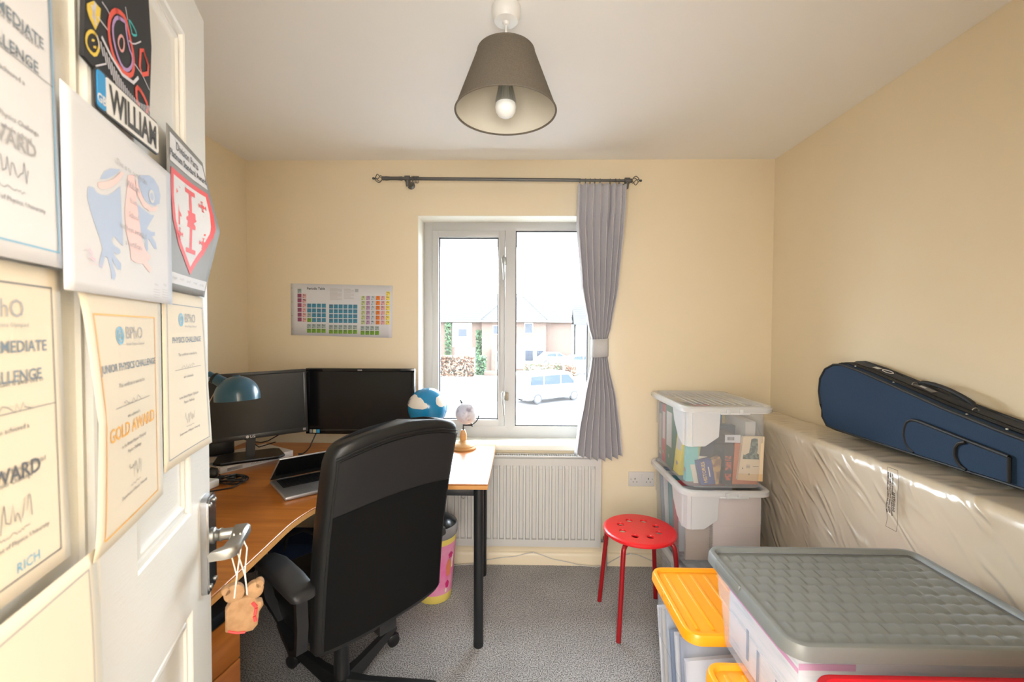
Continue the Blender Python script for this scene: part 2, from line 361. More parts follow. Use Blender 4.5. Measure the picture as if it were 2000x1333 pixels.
def cert(sh, f, bcol, title, award, acol, inkm, x0, x1, y0, y1, seed, bt=.0016, small=('in the British Physics Olympiad', 'Physics Challenge'), logo=True, sc=1.0, ty=.80, titles=None, asz=.0215, ay=.42, lo=0):
    border(f, x0, x1, y0, y1, bt).build('border', bcol, sh)
    xc = (x0+x1)/2; hh = y1-y0
    if logo:
        b = MB(); lx = xc-.026*sc+lo; ly = y0+hh*.90
        n = 24
        for r_a, r_b in ((.0105*sc, .0075*sc), (.0062*sc, .004*sc)):
            vs = []
            for i in range(n):
                a = 2*math.pi*i/n; vs += [f(lx+r_a*math.cos(a), ly+r_a*math.sin(a), .0007), f(lx+r_b*math.cos(a), ly+r_b*math.sin(a), .0007)]
            b.add(vs, [[2*i, 2*i+1, (2*i+3) % (2*n), (2*i+2) % (2*n)] for i in range(n)])
        b.poly([f(lx+.0025*sc*math.cos(i), ly+.0025*sc*math.sin(i), .0007) for i in range(6)])
        b.build('logo', LBLUE, sh)
        b = MB().text('BPhO', .021*sc, lambda px, py: f(lx+.015*sc+px, ly-.004*sc+py, .0007), 'LEFT', 0)
        b.text('British Physics Olympiad', .0055*sc, lambda px, py: f(lx+.015*sc+px, ly-.012*sc+py, .0007), 'LEFT', 0, 1, 1); b.build('logo_lettering', GREYINK, sh)
    b = MB()
    for i, (t_, s_, yy) in enumerate(titles): b.text(t_, s_, lambda px, py, yy=yy: f(xc+px, y0+hh*yy+py, .0007), 'CENTER', .00015*sc)
    b.build('title_lettering', inkm, sh)
    b = MB(); lines(b, f, xc, y0+hh*.655, ['This certificate is awarded to'], .0068*sc, .01)
    ribbon(b, [(xc-.055*sc, y0+hh*.565), (xc+.055*sc, y0+hh*.565)], .0006, f); scribble(b, xc-.03*sc, y0+hh*.578, .055*sc, .008*sc, f, seed)
    lines(b, f, xc, y0+hh*.50, ['who achieved a'], .0065*sc, .01)
    lines(b, f, xc, y0+hh*.365, list(small), .0062*sc, .009)
    scribble(b, xc-.02*sc, y0+hh*.225, .04*sc, .022*sc, f, seed+3, .0008)
    scribble(b, xc-.016*sc, y0+hh*.16, .032*sc, .003*sc, f, seed+5, .0005); lines(b, f, xc, y0+hh*.12, ['Department of Physics, University'], .0058*sc, .0085)
    b.build('small_print', INK, sh)
    if award: MB().text(award, asz*sc, lambda px, py: f(xc+px, y0+hh*ay+py, .0007), 'CENTER', .0003).build('award_lettering', acol, sh)

# pair of tall cream and white certificates at the far left
f1 = dmap(.468, .598, 1.456, 1.745, .004, lambda u, v: .002+.004*(1-v)*u)
s1 = sheet('certificate', 'white challenge certificate with thin blue border, top left corner of the door', f1, PAPER)
cert(s1, f1, LBLUE, None, 'AWARD', GREYINK, BLUEINK, .012, .126, .013, .275, 11, .0014, titles=[('INTERMEDIATE', .0135, .668), ('CHALLENGE', .0135, .572)], logo=False, asz=.0170, ay=.288, small=('in the UK Physics Challenge', 'for the whole school'))
f2 = dmap(.4585, .5945, 1.185, 1.4545, .003, lambda u, v: .004*u*(1-v))
s2 = sheet('certificate', 'cream certificate with black border at the left photo edge, below the white one', f2, CREAMP)
cert(s2, f2, INK, None, 'AWARD', INK, BLUEINK, .012, .123, .013, .253, 12, .0012, titles=[('INTERMEDIATE', .0135, .765), ('CHALLENGE', .0135, .665)], asz=.0175, ay=.335, lo=-.020)
MB().text('RICH', .012, lambda px, py: f2(.068+px, .018+py, .0007)).build('footer_lettering', LBLUE, s2)
f5 = dmap(.4275, .6275, .90, 1.176, .006, lambda u, v: .006*u+.004*v*(1-v)*4)
s5 = sheet('certificate', 'lowest cream certificate hanging at the bottom left of the door', f5, CREAMP)
border(f5, .012, .186, .012, .262, .0011).build('border', GREYINK, s5)
b = MB(); scribble(b, .10, .16, .05, .03, f5, 5, .0008); lines(b, f5, .10, .12, ['Certificate', 'of merit'], .010, .016); b.build('small_print', GREYINK, s5)
# gold award
f3 = dmap(.2285, .4345, 1.163, 1.447, .003, lambda u, v: .020*(1-u)**2*(1-abs(2*v-1))**.6*.6+.010*(1-v)*(1-u)+.006*u*(1-u))
s3 = sheet('certificate', 'cream certificate reading gold award in orange letters, with orange border', f3, CREAMP)
cert(s3, f3, ORNG, None, 'GOLD AWARD', ORNG, BLUEINK, .018, .182, .013, .254, 21, .0018, titles=[('JUNIOR PHYSICS CHALLENGE', .0122, .735)])
# physics challenge
f4 = dmap(.0375, .222, 1.190, 1.458, .0025, lambda u, v: .012*u*u*(1-v)+.004*u*(1-u))
s4 = sheet('certificate', 'cream physics challenge certificate with thin blue border beside the door edge', f4, CREAMP)
cert(s4, f4, BLUEINK, None, None, INK, BLUEINK, .016, .176, .013, .249, 31, .0011, titles=[('PHYSICS CHALLENGE', .0130, .745)])
# frog print
FR = {
'body': [(0.4249,1.542),(0.4217,1.545),(0.4141,1.546),(0.4078,1.543),(0.3993,1.543),(0.3863,1.546),(0.3733,1.553),(0.3638,1.56),(0.3571,1.565),(0.3562,1.554),(0.3549,1.534),(0.353,1.514),(0.353,1.497),(0.3638,1.5),(0.3746,1.505),(0.3787,1.499),(0.3755,1.495),(0.3603,1.492),(0.3593,1.488),(0.366,1.485),(0.3755,1.487),(0.3701,1.481),(0.3584,1.476),(0.3593,1.469),(0.367,1.468),(0.3742,1.474),(0.3796,1.479),(0.3755,1.47),(0.371,1.461),(0.3746,1.455),(0.3809,1.456),(0.3818,1.466),(0.3885,1.478),(0.3935,1.479),(0.397,1.471),(0.4002,1.465),(0.4065,1.466),(0.4043,1.474),(0.398,1.486),(0.4034,1.496),(0.4119,1.507),(0.4204,1.521),(0.4258,1.532)],
'back': [(0.3993,1.561),(0.3916,1.57),(0.3777,1.578),(0.3571,1.584),(0.3625,1.578),(0.3764,1.569),(0.3885,1.563),(0.4002,1.559)],
'head': [(0.3112,1.592),(0.278,1.603),(0.2628,1.603),(0.2479,1.597),(0.2425,1.586),(0.2466,1.574),(0.2641,1.567),(0.2821,1.565),(0.2992,1.57),(0.3081,1.58)],
'chest': [(0.3185,1.556),(0.2995,1.554),(0.2748,1.552),(0.2641,1.554),(0.278,1.541),(0.2884,1.531),(0.2735,1.53),(0.2628,1.532),(0.2628,1.527),(0.2735,1.524),(0.2605,1.518),(0.2574,1.51),(0.2659,1.509),(0.2767,1.516),(0.2865,1.519),(0.2852,1.505),(0.2897,1.501),(0.2942,1.503),(0.2938,1.515),(0.3036,1.518),(0.3099,1.534)],
'band': [(0.4056,1.554),(0.3885,1.56),(0.3723,1.568),(0.3552,1.582),(0.3486,1.582),(0.3634,1.567),(0.3818,1.555),(0.3993,1.549),(0.4056,1.549)],
'centre': [(0.3378,1.584),(0.322,1.589),(0.3176,1.564),(0.3099,1.534),(0.3036,1.511),(0.2897,1.5),(0.278,1.497),(0.2821,1.492),(0.2897,1.488),(0.2776,1.481),(0.2802,1.475),(0.2888,1.477),(0.3023,1.484),(0.3207,1.482),(0.3337,1.484),(0.3359,1.497),(0.3454,1.516),(0.3476,1.54),(0.3413,1.566)],
'under': [(0.3176,1.586),(0.3081,1.576),(0.2951,1.564),(0.2722,1.562),(0.2533,1.569),(0.2587,1.561),(0.2799,1.556),(0.2992,1.557),(0.3131,1.566),(0.3185,1.577)]}
ff = dmap(.203, .466, 1.437, 1.629, .007, lambda u, v: .003*(1-u)+.002*u)
s6 = sheet('certificate', 'white certificate printed with a pale blue and pink frog, middle of the door', ff, PAPER)
def offp(k, lift): return [ff(.466-s_, z_-1.437, lift) for s_, z_ in FR[k]]
MB().poly(offp('body', .0006)).poly(offp('back', .0006)).poly(offp('head', .0006)).poly(offp('chest', .0006)).build('frog_print', PALEBLUE, s6)
MB().poly(offp('band', .0009)).poly(offp('centre', .0009)).poly(offp('under', .0009)).build('stripe_print', PALEPINK, s6)
b = MB(); b.poly([ff(.1934+.009*math.cos(a*.4), .140+.0085*math.sin(a*.4), .0012) for a in range(16)]); b.build('eye_print', PAPER, s6)
b = MB(); b.poly([ff(.1934+.005*math.cos(a*.4), .140+.005*math.sin(a*.4), .0014) for a in range(16)]); b.build('pupil_print', PALEBLUE, s6)
b = MB(); fl = lambda px, py, lift=0: ff(px, py, lift+.0012)
for i, t_ in enumerate(['This is to certify that', 'William', 'from', 'School', 'has been awarded', 'a certificate']):
    b.text(t_, .0095 if i != 1 else .011, lambda px, py, i=i: ff(.138+px, .150-i*.0175+py, .002), 'CENTER', 0, 1, 1)
scribble(b, .195, .024, .012, .004, fl, 1, .0004); scribble(b, .225, .026, .010, .005, fl, 2, .0004)
for k in range(4):
    ribbon(b, [(.192, .017-k*.0035), (.212, .017-k*.0035)], .0004, fl); ribbon(b, [(.220, .019-k*.0035), (.242, .019-k*.0035)], .0004, fl)
b.build('small_print', GREYINK, s6)
ribm = MB(); ribbon(ribm, [(.036, .030), (.068, .030)], .0004, fl); ribbon(ribm, [(.038, .044), (.044, .040), (.042, .036), (.050, .034)], .003, fl); ribm.build('logo', M('faint_pink_print', (.8, .55, .66), .7), s6)
# shield award
fs = dmap(.036, .2035, 1.459, 1.704, .004, lambda u, v: .026*u**3*max(0, 1-abs(v-.50)*2.1)+.001)
s7 = sheet('certificate', 'grey laminated award sheet with a red and white shield, curling off the door edge', fs, GREYPRINT)
Wf, Hf = fs.w, fs.h
def quad(b, pts, lift): return b.poly([fs(u*Wf, v*Hf, lift) for u, v in pts])
def fan(b, pts, lift):
    cx_ = sum(p[0] for p in pts)/len(pts); cy_ = sum(p[1] for p in pts)/len(pts)
    return b.add([fs(cx_*Wf, cy_*Hf, lift)]+[fs(u*Wf, v*Hf, lift) for u, v in pts], [[0, i+1, (i+1) % len(pts)+1] for i in range(len(pts))])
def dens(pts, n=4):
    return [(a[0]+(c[0]-a[0])*i/n, a[1]+(c[1]-a[1])*i/n) for a, c in zip(pts, pts[1:]+pts[:1]) for i in range(n)]
def gridq(b, u0, u1, v0, v1, lift, n=8): b.grid(lambda u, v: fs((u0+(u1-u0)*u)*Wf, (v0+(v1-v0)*v)*Hf, lift), n, n)
b = MB(); gridq(b, .06, .955, .795, .965, .0008); b.build('title_box', PAPER, s7); b = MB(); gridq(b, .0, .97, .045, .115, .0008); b.build('signature_strip', PAPER, s7)
sho = [(.08, .76), (.93, .76), (.95, .60), (.92, .44), (.80, .30), (.52, .13), (.24, .30), (.11, .44), (.07, .60)]
shi = [(.14, .725), (.87, .725), (.885, .60), (.855, .455), (.745, .325), (.52, .185), (.295, .325), (.175, .455), (.135, .60)]
def smoothp(p): return dens(p, 5)
bo = MB(); po, pi_ = smoothp(sho), smoothp(shi); k_ = len(po)
bo.add([fs(u*Wf, v*Hf, .0010) for u, v in po]+[fs(u*Wf, v*Hf, .0010) for u, v in pi_], [[i, (i+1) % k_, k_+(i+1) % k_, k_+i] for i in range(k_)])
bo.build('shield_border', REDINK, s7); b = MB(); fan(b, pi_, .0010); b.build('shield_field', PAPER, s7)
b = MB(); cxu, cyv = .51, .50
for u0, u1, v0, v1 in ((-.025, .025, -.22, .20), (-.11, .11, .17, .20), (-.11, .11, -.225, -.195), (-.27, .27, -.014, .014), (-.28, -.245, -.07, .07), (.245, .28, -.07, .07), (-.09, .09, -.055, .055)):
    gridq(b, cxu+u0, cxu+u1, cyv+v0, cyv+v1, .0016, 4)
for du, dv in ((-.25, .135), (.25, .135), (-.25, -.125), (.25, -.125)):
    for u0, u1, v0, v1 in ((-.008, .008, -.038, .038), (-.065, .065, -.005, .005), (-.03, .03, -.012, .012), (-.022, .022, .032, .038), (-.022, .022, -.038, -.032), (-.07, -.055, -.014, .014), (.055, .07, -.014, .014)):
        gridq(b, cxu+du+u0, cxu+du+u1, cyv+dv+v0, cyv+dv+v1, .0016, 2)
b.build('cross_print', REDINK, s7)
b = MB(); b.text('Division Parts', .0175, lambda px, py: fs(.083+px, .219+py, .0013), 'CENTER', .0002); b.text('Platinum Standard Award', .0145, lambda px, py: fs(.084+px, .203+py, .0013), 'CENTER', .0004)
for k in range(5): scribble(b, .012+k*.03, .020, .018, .005, lambda x, y, l: fs(x, y, l+.0004), 40+k, .0004)
b.build('lettering', INK, s7)
# chalk picture
PC = {'outline': [(.405, 1.86), (.4173,1.677),(.3993,1.676),(.2640,1.679),(.2533,1.783),(.262,1.86)],
'pick': [(0.411,1.733),(0.398,1.745),(0.384,1.746),(0.3863,1.732),(0.3957,1.716),(0.4065,1.721),(0.411,1.727)],
'smiley': [(0.4011,1.712),(0.3916,1.711),(0.3885,1.702),(0.397,1.688),(0.4097,1.687),(0.4151,1.693),(0.411,1.704)],
'eye1': [(0.4024,1.703),(0.397,1.705),(0.3989,1.702),(0.4034,1.7)], 'eye2': [(0.4002,1.697),(0.3948,1.7),(0.3948,1.697),(0.4002,1.695)],
'red': [(0.3562,1.763),(0.3423,1.771),(0.327,1.773),(0.3207,1.761),(0.3081,1.74),(0.3099,1.718),(0.3229,1.707),(0.3423,1.704),(0.3593,1.709),(0.3688,1.727),(0.367,1.747)],
'purple': [(0.3499,1.76),(0.3378,1.765),(0.3283,1.768),(0.3274,1.758),(0.3207,1.742),(0.3112,1.737),(0.3131,1.725),(0.3252,1.712),(0.3391,1.709),(0.3517,1.718),(0.3593,1.732),(0.3593,1.746)],
'pink': [(0.3413,1.745),(0.3346,1.746),(0.3324,1.74),(0.3356,1.729),(0.3432,1.726),(0.3486,1.733)],
'note': [(0.3207,1.776),(0.3144,1.777),(0.3014,1.774),(0.2992,1.77),(0.3122,1.763),(0.3144,1.769)],
'tri': [(0.2875,1.769),(0.2596,1.745),(0.2938,1.724)],
'ell': [(0.3036,1.706),(0.2865,1.706),(0.2682,1.696),(0.2745,1.683),(0.2875,1.678),(0.3027,1.688)]}
pb = MB().prism(PC['outline'], m2, .002, .006); pic = tag(pb.build('chalk_drawing', M('black_board_card', (.018, .018, .02), .8)), 'black card with colourful chalk doodles at the top of the door', 'drawing')
fd = lambda s_, z_, l=0: DP(s_, z_, .0062+l)
def stroke(keys, w_, mat, name, closed=True):
    b = MB()
    for k in keys:
        p = list(PC[k]) if isinstance(k, str) else list(k)
        if closed: p = p+[p[0], p[1]]
        q = []
        for i in range(len(p)-1):   # chaikin smoothing
            a, c = p[i], p[i+1]; q += [(a[0]*.75+c[0]*.25, a[1]*.75+c[1]*.25), (a[0]*.25+c[0]*.75, a[1]*.25+c[1]*.75)]
        ribbon(b, q if closed else [p[0]]+q+[p[-1]], w_, fd, .0006)
    return b.build(name, mat, pic)
YEL = M('yellow_chalk', (.75, .55, .08), .8); RC = M('red_chalk', (.72, .10, .07), .8); PUR = M('purple_chalk', (.42, .28, .55), .8); TEAL = M('teal_chalk', (.05, .45, .48), .8); WCH = M('white_chalk', (.62, .62, .70), .8); BCH = M('blue_chalk', (.10, .13, .30), .8)
MB().poly([fd(*p, .0004) for p in PC['pick']]).poly([fd(*p, .0004) for p in PC['eye1']]).poly([fd(*p, .0004) for p in PC['eye2']]).build('chalk_shape', YEL, pic)
stroke(['smiley'], .0035, YEL, 'chalk_ring'); stroke(['red', 'tri', 'ell'], .0055, RC, 'chalk_loop'); stroke(['purple'], .004, PUR, 'chalk_loop'); stroke(['pink'], .003, M('pink_chalk', (.7, .35, .35), .8), 'chalk_loop'); stroke(['note'], .0025, TEAL, 'chalk_note')
stroke([[(.402, 1.738), (.394, 1.722)], [(.395, 1.745), (.400, 1.725)]], .004, WCH, 'chalk_mark', False)
b = MB()
for i in range(26):
    q = i/25; a = (.3894-.125*q**.9, 1.708-.028*math.sin(q*2.6)); w_ = .007+.007*math.sin(q*math.pi)
    ribbon(b, [(a[0]+.004, a[1]+w_*.6), (a[0]-.001, a[1]-w_)], .0022, fd, .0008)
ribbon(b, [(.385, 1.716), (.365, 1.706), (.340, 1.700), (.312, 1.705), (.298, 1.719)], .004, fd, .0011); b.build('chalk_keys', WCH, pic)
stroke([[(0.3818,1.755),(0.3679,1.754),(0.3657,1.75)], [(0.3916,1.733),(0.371,1.732)], [(0.3283,1.786),(0.3229,1.774)], [(0.3207,1.751),(0.309,1.753),(0.2875,1.77)], [(0.3068,1.731),(0.2852,1.729),(0.2641,1.72)], [(0.397,1.678),(0.3746,1.693)]], .0016, WCH, 'chalk_wire', False)
# number plate
pc, pw, ph, pa = (.3285, 1.657), .142, .0435, R(.6)
def pm(x, y, l=0): return DP(pc[0]-(x*math.cos(pa)-y*math.sin(pa)), pc[1]+x*math.sin(pa)+y*math.cos(pa), .0075+l+(.006*(x/pw+.5)))
def pprism(b, x0, x1, y0, y1, r_, l0, l1): b.prism(rrect((x0+x1)/2, (y0+y1)/2, (x1-x0)/2, (y1-y0)/2, r_), pm, l0, l1)
b = MB(); pprism(b, -pw/2, pw/2, -ph/2, ph/2, .006, -.002, .0); npl = tag(b.build('number_plate', M('plate_black_edge', (.02, .02, .02), .4)), 'small novelty number plate reading WILLIAM on the door', 'plate')
b = MB(); pprism(b, -pw/2+.0175, pw/2-.0022, -ph/2+.0022, ph/2-.0022, .004, .0001, .0008); b.build('plate_face', M('plate_white', (.72, .72, .72), .3), npl)
b = MB(); pprism(b, -pw/2+.0016, -pw/2+.0172, -ph/2+.0022, ph/2-.0022, .004, .0001, .0008); b.build('plate_band', M('plate_blue', (.02, .28, .62), .35), npl)
MB().text('WILLIAM', .040, lambda px, py: pm(px*.695+.0080, py-.0143, .0012), 'CENTER', .0013).build('plate_lettering', M('plate_ink', (.02, .02, .02), .4), npl)
MB().text('GB', .013, lambda px, py: pm(px-.0625, py-.014, .0012), 'CENTER', .0004).build('band_lettering', PAPER, npl)

# ornament hanging from the lever
OC = DP(.075, .895, .068)
om = thing('hanging_ornament', 'baked dough teddy ornament with red trim hanging from the door handle by white string', 'ornament', OC)
DOUGH = noise_mat(M('baked_dough', (.36, .21, .10), .7), 60, (.28, .15, .065), .4, .65, .3, .001)
orx = Vector((.83, .56, 0)); ory = Vector((-.56, .83, 0))
def op(x, z, t): return OC+orx*x+ory*t+Vector((0, 0, z))
def blob(b, x, z, rx, rz_, t=.008, n=16, pw_=1):
    pts = lambda k: [(x+rx*k*math.cos(2*math.pi*i/n), z+rz_*k*math.sin(2*math.pi*i/n)) for i in range(n)]
    b.loft([[op(a, c, tt) for a, c in pts(k)] for k, tt in ((.80, -t), (.96, -t*.75), (1, 0), (.96, t*.75), (.80, t))])
b = MB(); out = [(-.026, -.040), (-.008, -.050), (.016, -.052), (.024, -.044), (.027, -.020), (.034, -.010), (.032, -.001), (.025, .001), (.022, .010), (.008, .016), (-.018, .014), (-.026, .0)]
b.loft([[op(a*k, c*k, tt) for a, c in out] for k, tt in ((.9, -.008), (1, -.005), (1, .005), (.9, .008))]); b.build('ornament_body', DOUGH, om)
b = MB(); blob(b, -.012, .026, .017, .017); blob(b, -.024, .034, .008, .008); blob(b, .020, .022, .015, .016); blob(b, .028, .032, .008, .008); b.build('ornament_head', DOUGH, om)
b = MB()
for a, c in (((.016, .002), (.022, -.008)), ((.022, -.010), (.020, -.022)), ((.019, -.024), (.021, -.034))): b.tube([op(a[0], a[1], -.009), op(c[0], c[1], -.009)], .003, 8)
b.tube([op(-.022, -.038, -.0085), op(-.008, -.046, -.0085), op(.004, -.049, -.0085)], .002, 8); b.build('red_trim', M('red_icing', (.65, .05, .05), .5), om)
b = MB()
for dx, ox in ((-.006, -.012), (.004, .008)):
    b.tube([op(ox, .020, -.010), op(ox*.6, .06, -.004), DP(.080, 1.00, .074+dx), DP(.074, 1.027, .062+dx), DP(.070, 1.0, .054+dx), op(ox*.6, .05, .006), op(ox, .020, .010)], .0012, 6)
b.build('string', M('white_string', (.75, .70, .62), .8), om)

# ------------------------------------------------------------------ ceiling pendant
LX, LY = -.048, 1.377
lamp = thing('pendant_lamp', 'ceiling pendant light with tapered grey brown fabric shade and white cord', 'lamp', (LX, LY, 2.4))
MB().lathe([(.043, 0), (.045, -.004), (.045, -.022), (.044, -.030), (.036, -.044), (.012, -.048), (.008, -.055), (.004, -.056)], (LX, LY, 2.4), 40).build('ceiling_rose', WHITEP, lamp)
MB().tube([(LX, LY, 2.345), (LX, LY, 2.19)], .0032, 10).build('cord', WHITEP, lamp)
ZT, ZB_, RT_, RB_ = 2.262, 2.078, .088, .157
SHADE = noise_mat(M('grey_brown_shade_fabric', (.125, .105, .078), .9), 300, (.15, .128, .10), .4, .6, .3, .0006)
LINER = M('shade_lining', (.60, .57, .48), .7)
sh = MB().lathe([(RT_-.002, ZT-.001), (RT_, ZT), (RB_, ZB_), (RB_-.002, ZB_+.001)], (LX, LY, 0), 72, cap=False).build('lamp_shade', SHADE, lamp)
MB().lathe([(RT_-.0035, ZT-.003), (RB_-.0035, ZB_+.0025)], (LX, LY, 0), 72, cap=False).build('shade_lining', LINER, sh)
for rr, zz in ((RT_-.001, ZT), (RB_-.001, ZB_)): MB().tube([(LX+rr*math.cos(a*math.pi/36), LY+rr*math.sin(a*math.pi/36), zz) for a in range(72)], .0028, 8, closed=True).build('shade_rim', SHADE, sh)
b = MB(); b.tube([(LX+.021*math.cos(a*math.pi/12), LY+.021*math.sin(a*math.pi/12), ZT-.03) for a in range(24)], .0018, 6, closed=True)
for k in range(3):
    a = k*2.094+.5; b.tube([(LX+.021*math.cos(a), LY+.021*math.sin(a), ZT-.03), (LX+(RT_-.004)*math.cos(a), LY+(RT_-.004)*math.sin(a), ZT-.004)], .0018, 6)
b.build('shade_spider', WHITEP, lamp)
MB().lathe([(.008, 2.245), (.019, 2.235), (.021, 2.19), (.017, 2.185), (.017, 2.175), (0, 2.175)], (LX, LY, 0), 24).build('lamp_holder', WHITEP, lamp)
bulb = MB().lathe([(.031, 2.105), (.0325, 2.095), (.031, 2.082), (.024, 2.070), (.012, 2.063), (0, 2.061)], (LX, LY, 0), 32).build('bulb', M('opal_bulb', (.85, .87, .85), .3), lamp)
b = MB().lathe([(.013, 2.178), (.016, 2.165), (.026, 2.115), (.0315, 2.106), (.0315, 2.104)], (LX, LY, 0), 32)
for k in range(28):
    a = k*2*math.pi/28; c, s_ = math.cos(a), math.sin(a)
    b.add([(LX+c*.017, LY+s_*.017, 2.168), (LX+c*.020, LY+s_*.020, 2.168), (LX+c*.033, LY+s_*.033, 2.110), (LX+c*.030, LY+s_*.030, 2.108)], [[0, 1, 2, 3]])
b.build('heat_sink', M('bulb_fins', (.40, .40, .36), .4, .4), bulb)

# ------------------------------------------------------------------ curtain pole and curtain
pole = thing('curtain_pole', 'thin grey metal curtain pole with open cage finials above the window', 'curtain pole', (-.08, 2.50, 2.25))
PG = M('gunmetal', (.13, .13, .125), .42, .6)
PA, PB_ = Vector((-.745, 2.50, 2.262)), Vector((.600, 2.50, 2.247))
def pp(x): q = (x-PA.x)/(PB_.x-PA.x); return PA+(PB_-PA)*q
MB().tube([pp(-.765), pp(.33)], .0095, 14).tube([pp(.32), pp(.62)], .0078, 14).tube([pp(-.785), pp(-.765), pp(-.74), pp(-.70), pp(-.675)], [.0105, .012, .010, .010, .012], 14).build('rod', PG, pole)
for sx, xe in ((-1, -.785), (1, .622)):
    b = MB(); c = pp(xe)+Vector((sx*.024, 0, 0)); ax = Vector((1, 0, 0))
    for k in range(4):
        ph = k*math.pi/2+.4; pts = []
        for i in range(13):
            t_ = i/12; a = ph+t_*2.4*sx; r_ = .024*math.sin(math.pi*t_)
            pts.append(c+Vector((sx*(-.024+.048*t_), r_*math.cos(a), r_*math.sin(a))))
        b.tube(pts, .0022, 7)
    b.lathe([(0, -.008), (.005, -.005), (.0075, 0), (.005, .006), (0, .008)], c+Vector((sx*.030, 0, 0)), 14, (sx, 0, 0))
    b.lathe([(.0105, -.006), (.0125, 0), (.009, .006), (.004, .008)], c-Vector((sx*.024, 0, 0)), 14, (sx, 0, 0)); b.build('finial', PG, pole)
for xb in (-.645, .600):
    b = MB(); c = pp(xb)
    b.tube([c+Vector((-.014, 0, 0)), c+Vector((.014, 0, 0))], .0165, 18).tube([c+Vector((0, .006, -.008)), (c.x, 2.585, c.z-.012)], .009, 12)
    b.lathe([(.022, 0), (.022, .004), (.016, .008)], (c.x, 2.59, c.z-.012), 20, (0, -1, 0)).tube([c+Vector((0, 0, -.012)), c+Vector((0, 0, -.044))], [.012, .0075], 12)
    b.build('bracket', PG, pole)
for x in (-.620, -.612, -.603, -.594, -.585): MB().tube([pp(x)+Vector((.003*math.sin(a), .019*math.cos(a), -.006+.019*math.sin(a))) for a in [i*math.pi/10 for i in range(20)]], .0016, 6, closed=True).build('spare_ring', PG, pole)
curt = thing('curtain', 'grey curtain gathered at the right of the window and held by a tieback', 'curtain', (.45, 2.48, .68))
CUR = noise_mat(M('grey_curtain_linen', (.47, .46, .49), .9, sheen=.1), 400, (.54, .53, .56), .4, .6, .25, .0006)
def lerp(tab, z):
    for (z0, a), (z1, c) in zip(tab, tab[1:]):
        if z <= z0 and z >= z1:
            q = (z0-z)/(z0-z1) if z0 != z1 else 0; q = q*q*(3-2*q)*.35+q*.65
            return tuple(x+(y-x)*q for x, y in zip(a, c))
    return tab[-1][1]
CT = [(2.222, (.320, .588, .017)), (2.10, (.318, .586, .017)), (2.0, (.315, .578, .022)), (1.65, (.343, .549, .026)), (1.42, (.385, .512, .018)), (1.352, (.407, .494, .012)), (1.254, (.407, .494, .012)), (1.20, (.400, .502, .018)), (1.0, (.362, .545, .028)), (.82, (.330, .566, .033)), (.67, (.314, .580, .036))]
NF = 7
def curv(u, v, side):
    z = 2.222+(.67-2.222)*v; x0, x1, a = lerp(CT, z); a *= 1.25
    ph = 2*math.pi*NF*u+.5*math.sin(7*u)
    low = max(0, (1.25-z)/.6); z2 = z + (.024*low*(2*abs(u-.55))**2 if z < 1.25 else 0)
    w_ = math.sin(ph); w_ = math.copysign(abs(w_)**.85, w_)
    x = x0+(x1-x0)*(u+.018*math.sin(2*ph))
    y = 2.484-a*w_-.010*math.sin(math.pi*u)
    if z > 1.98 and abs(u-.70) < .022: y += .03
    return (x, y, z2)
MB().grid(lambda u, v: curv(u, v, 0), 216, 90).build('curtain_fabric', CUR, curt, solid=.0025, smooth=70)
b = MB(); n = 40
def tb(k, z):
    a = 2*math.pi*k/n; ca, sa = math.cos(a), math.sin(a)
    return (.4505+.0475*math.copysign(abs(ca)**.7, ca), 2.478+.036*math.copysign(abs(sa)**.7, sa), z+.004*ca)
b.loft([[tb(k, z) for k in range(n)] for z in (1.252, 1.30, 1.354)], False, False)
b.build('tieback', noise_mat(M('tieback_linen', (.47, .47, .48), .9), 400, (.52, .52, .53), .4, .6, .2, .0005), curt, solid=.003)
for x in (.334, .366, .392, .418, .447, .505, .535, .555):
    c = pp(x); MB().tube([c+Vector((0, .0145*math.cos(a), -.005+.0145*math.sin(a))) for a in [i*math.pi/10 for i in range(20)]], .0016, 6, closed=True).tube([c+Vector((0, -.004, -.019)), c+Vector((0, -.006, -.032))], .0014, 5).build('curtain_ring', PG, curt)

# ------------------------------------------------------------------ periodic table poster
pt = thing('wall_poster', 'white periodic table poster pinned to the wall above the monitors', 'poster', (-1.06, 2.585, 1.51))
P0, P1, P2, P3 = Vector((-1.367, 2.588, 1.673)), Vector((-.756, 2.588, 1.661)), Vector((-.761, 2.588, 1.351)), Vector((-1.367, 2.588, 1.366))
def pf(x, y, l=0):   # 0..1 from the top left
    fold = .0035*abs(math.sin(x*math.pi*3))
    q = (P0*(1-x)+P1*x)*(1-y)+(P3*(1-x)+P2*x)*y; return q+Vector((0, -fold-l, 0))
MB().grid(lambda u, v: pf(u, v), 24, 4).build('poster_sheet', PAPER, pt, solid=.0004)
cx0, cy0 = 210, 180; PW, PH = 1540, 800
def pq(px, py): y0 = cy0+ (px-210)*.018; return ((px-cx0)/PW, (py-y0)/PH)
cells = {}
def cell(c, px, py):
    cells.setdefault(c, []).append((px, py))
MAR, PNK, BLU, LBL, GRN, LGR, PUR2, ORA, YLW, GRY2, WPL, WBL = 'mar', 'pnk', 'blu', 'lbl', 'grn', 'lgr', 'pur', 'ora', 'ylw', 'gry', 'wpl', 'wbl'
cell(GRY2, 347, 294)
for r in range(6): cell(MAR, 347, 368+r*74); cell(PNK, 421, 372+r*74) 
for r in range(4):
    for k in range(4):
        cell((GRY2 if r == 2 else GRN) if (k == 0 and r > 1) else BLU, 494+k*73, 522+r*74)
    for k in range(6): cell(BLU, 825+k*73, 532+r*74)
for k in range(4): cell(GRY2, 490+k*73, 838); cell(GRN, 490+k*73, 910)
for k in range(6): cell(GRY2, 823+k*73, 848); cell(GRN, 823+k*73, 920)
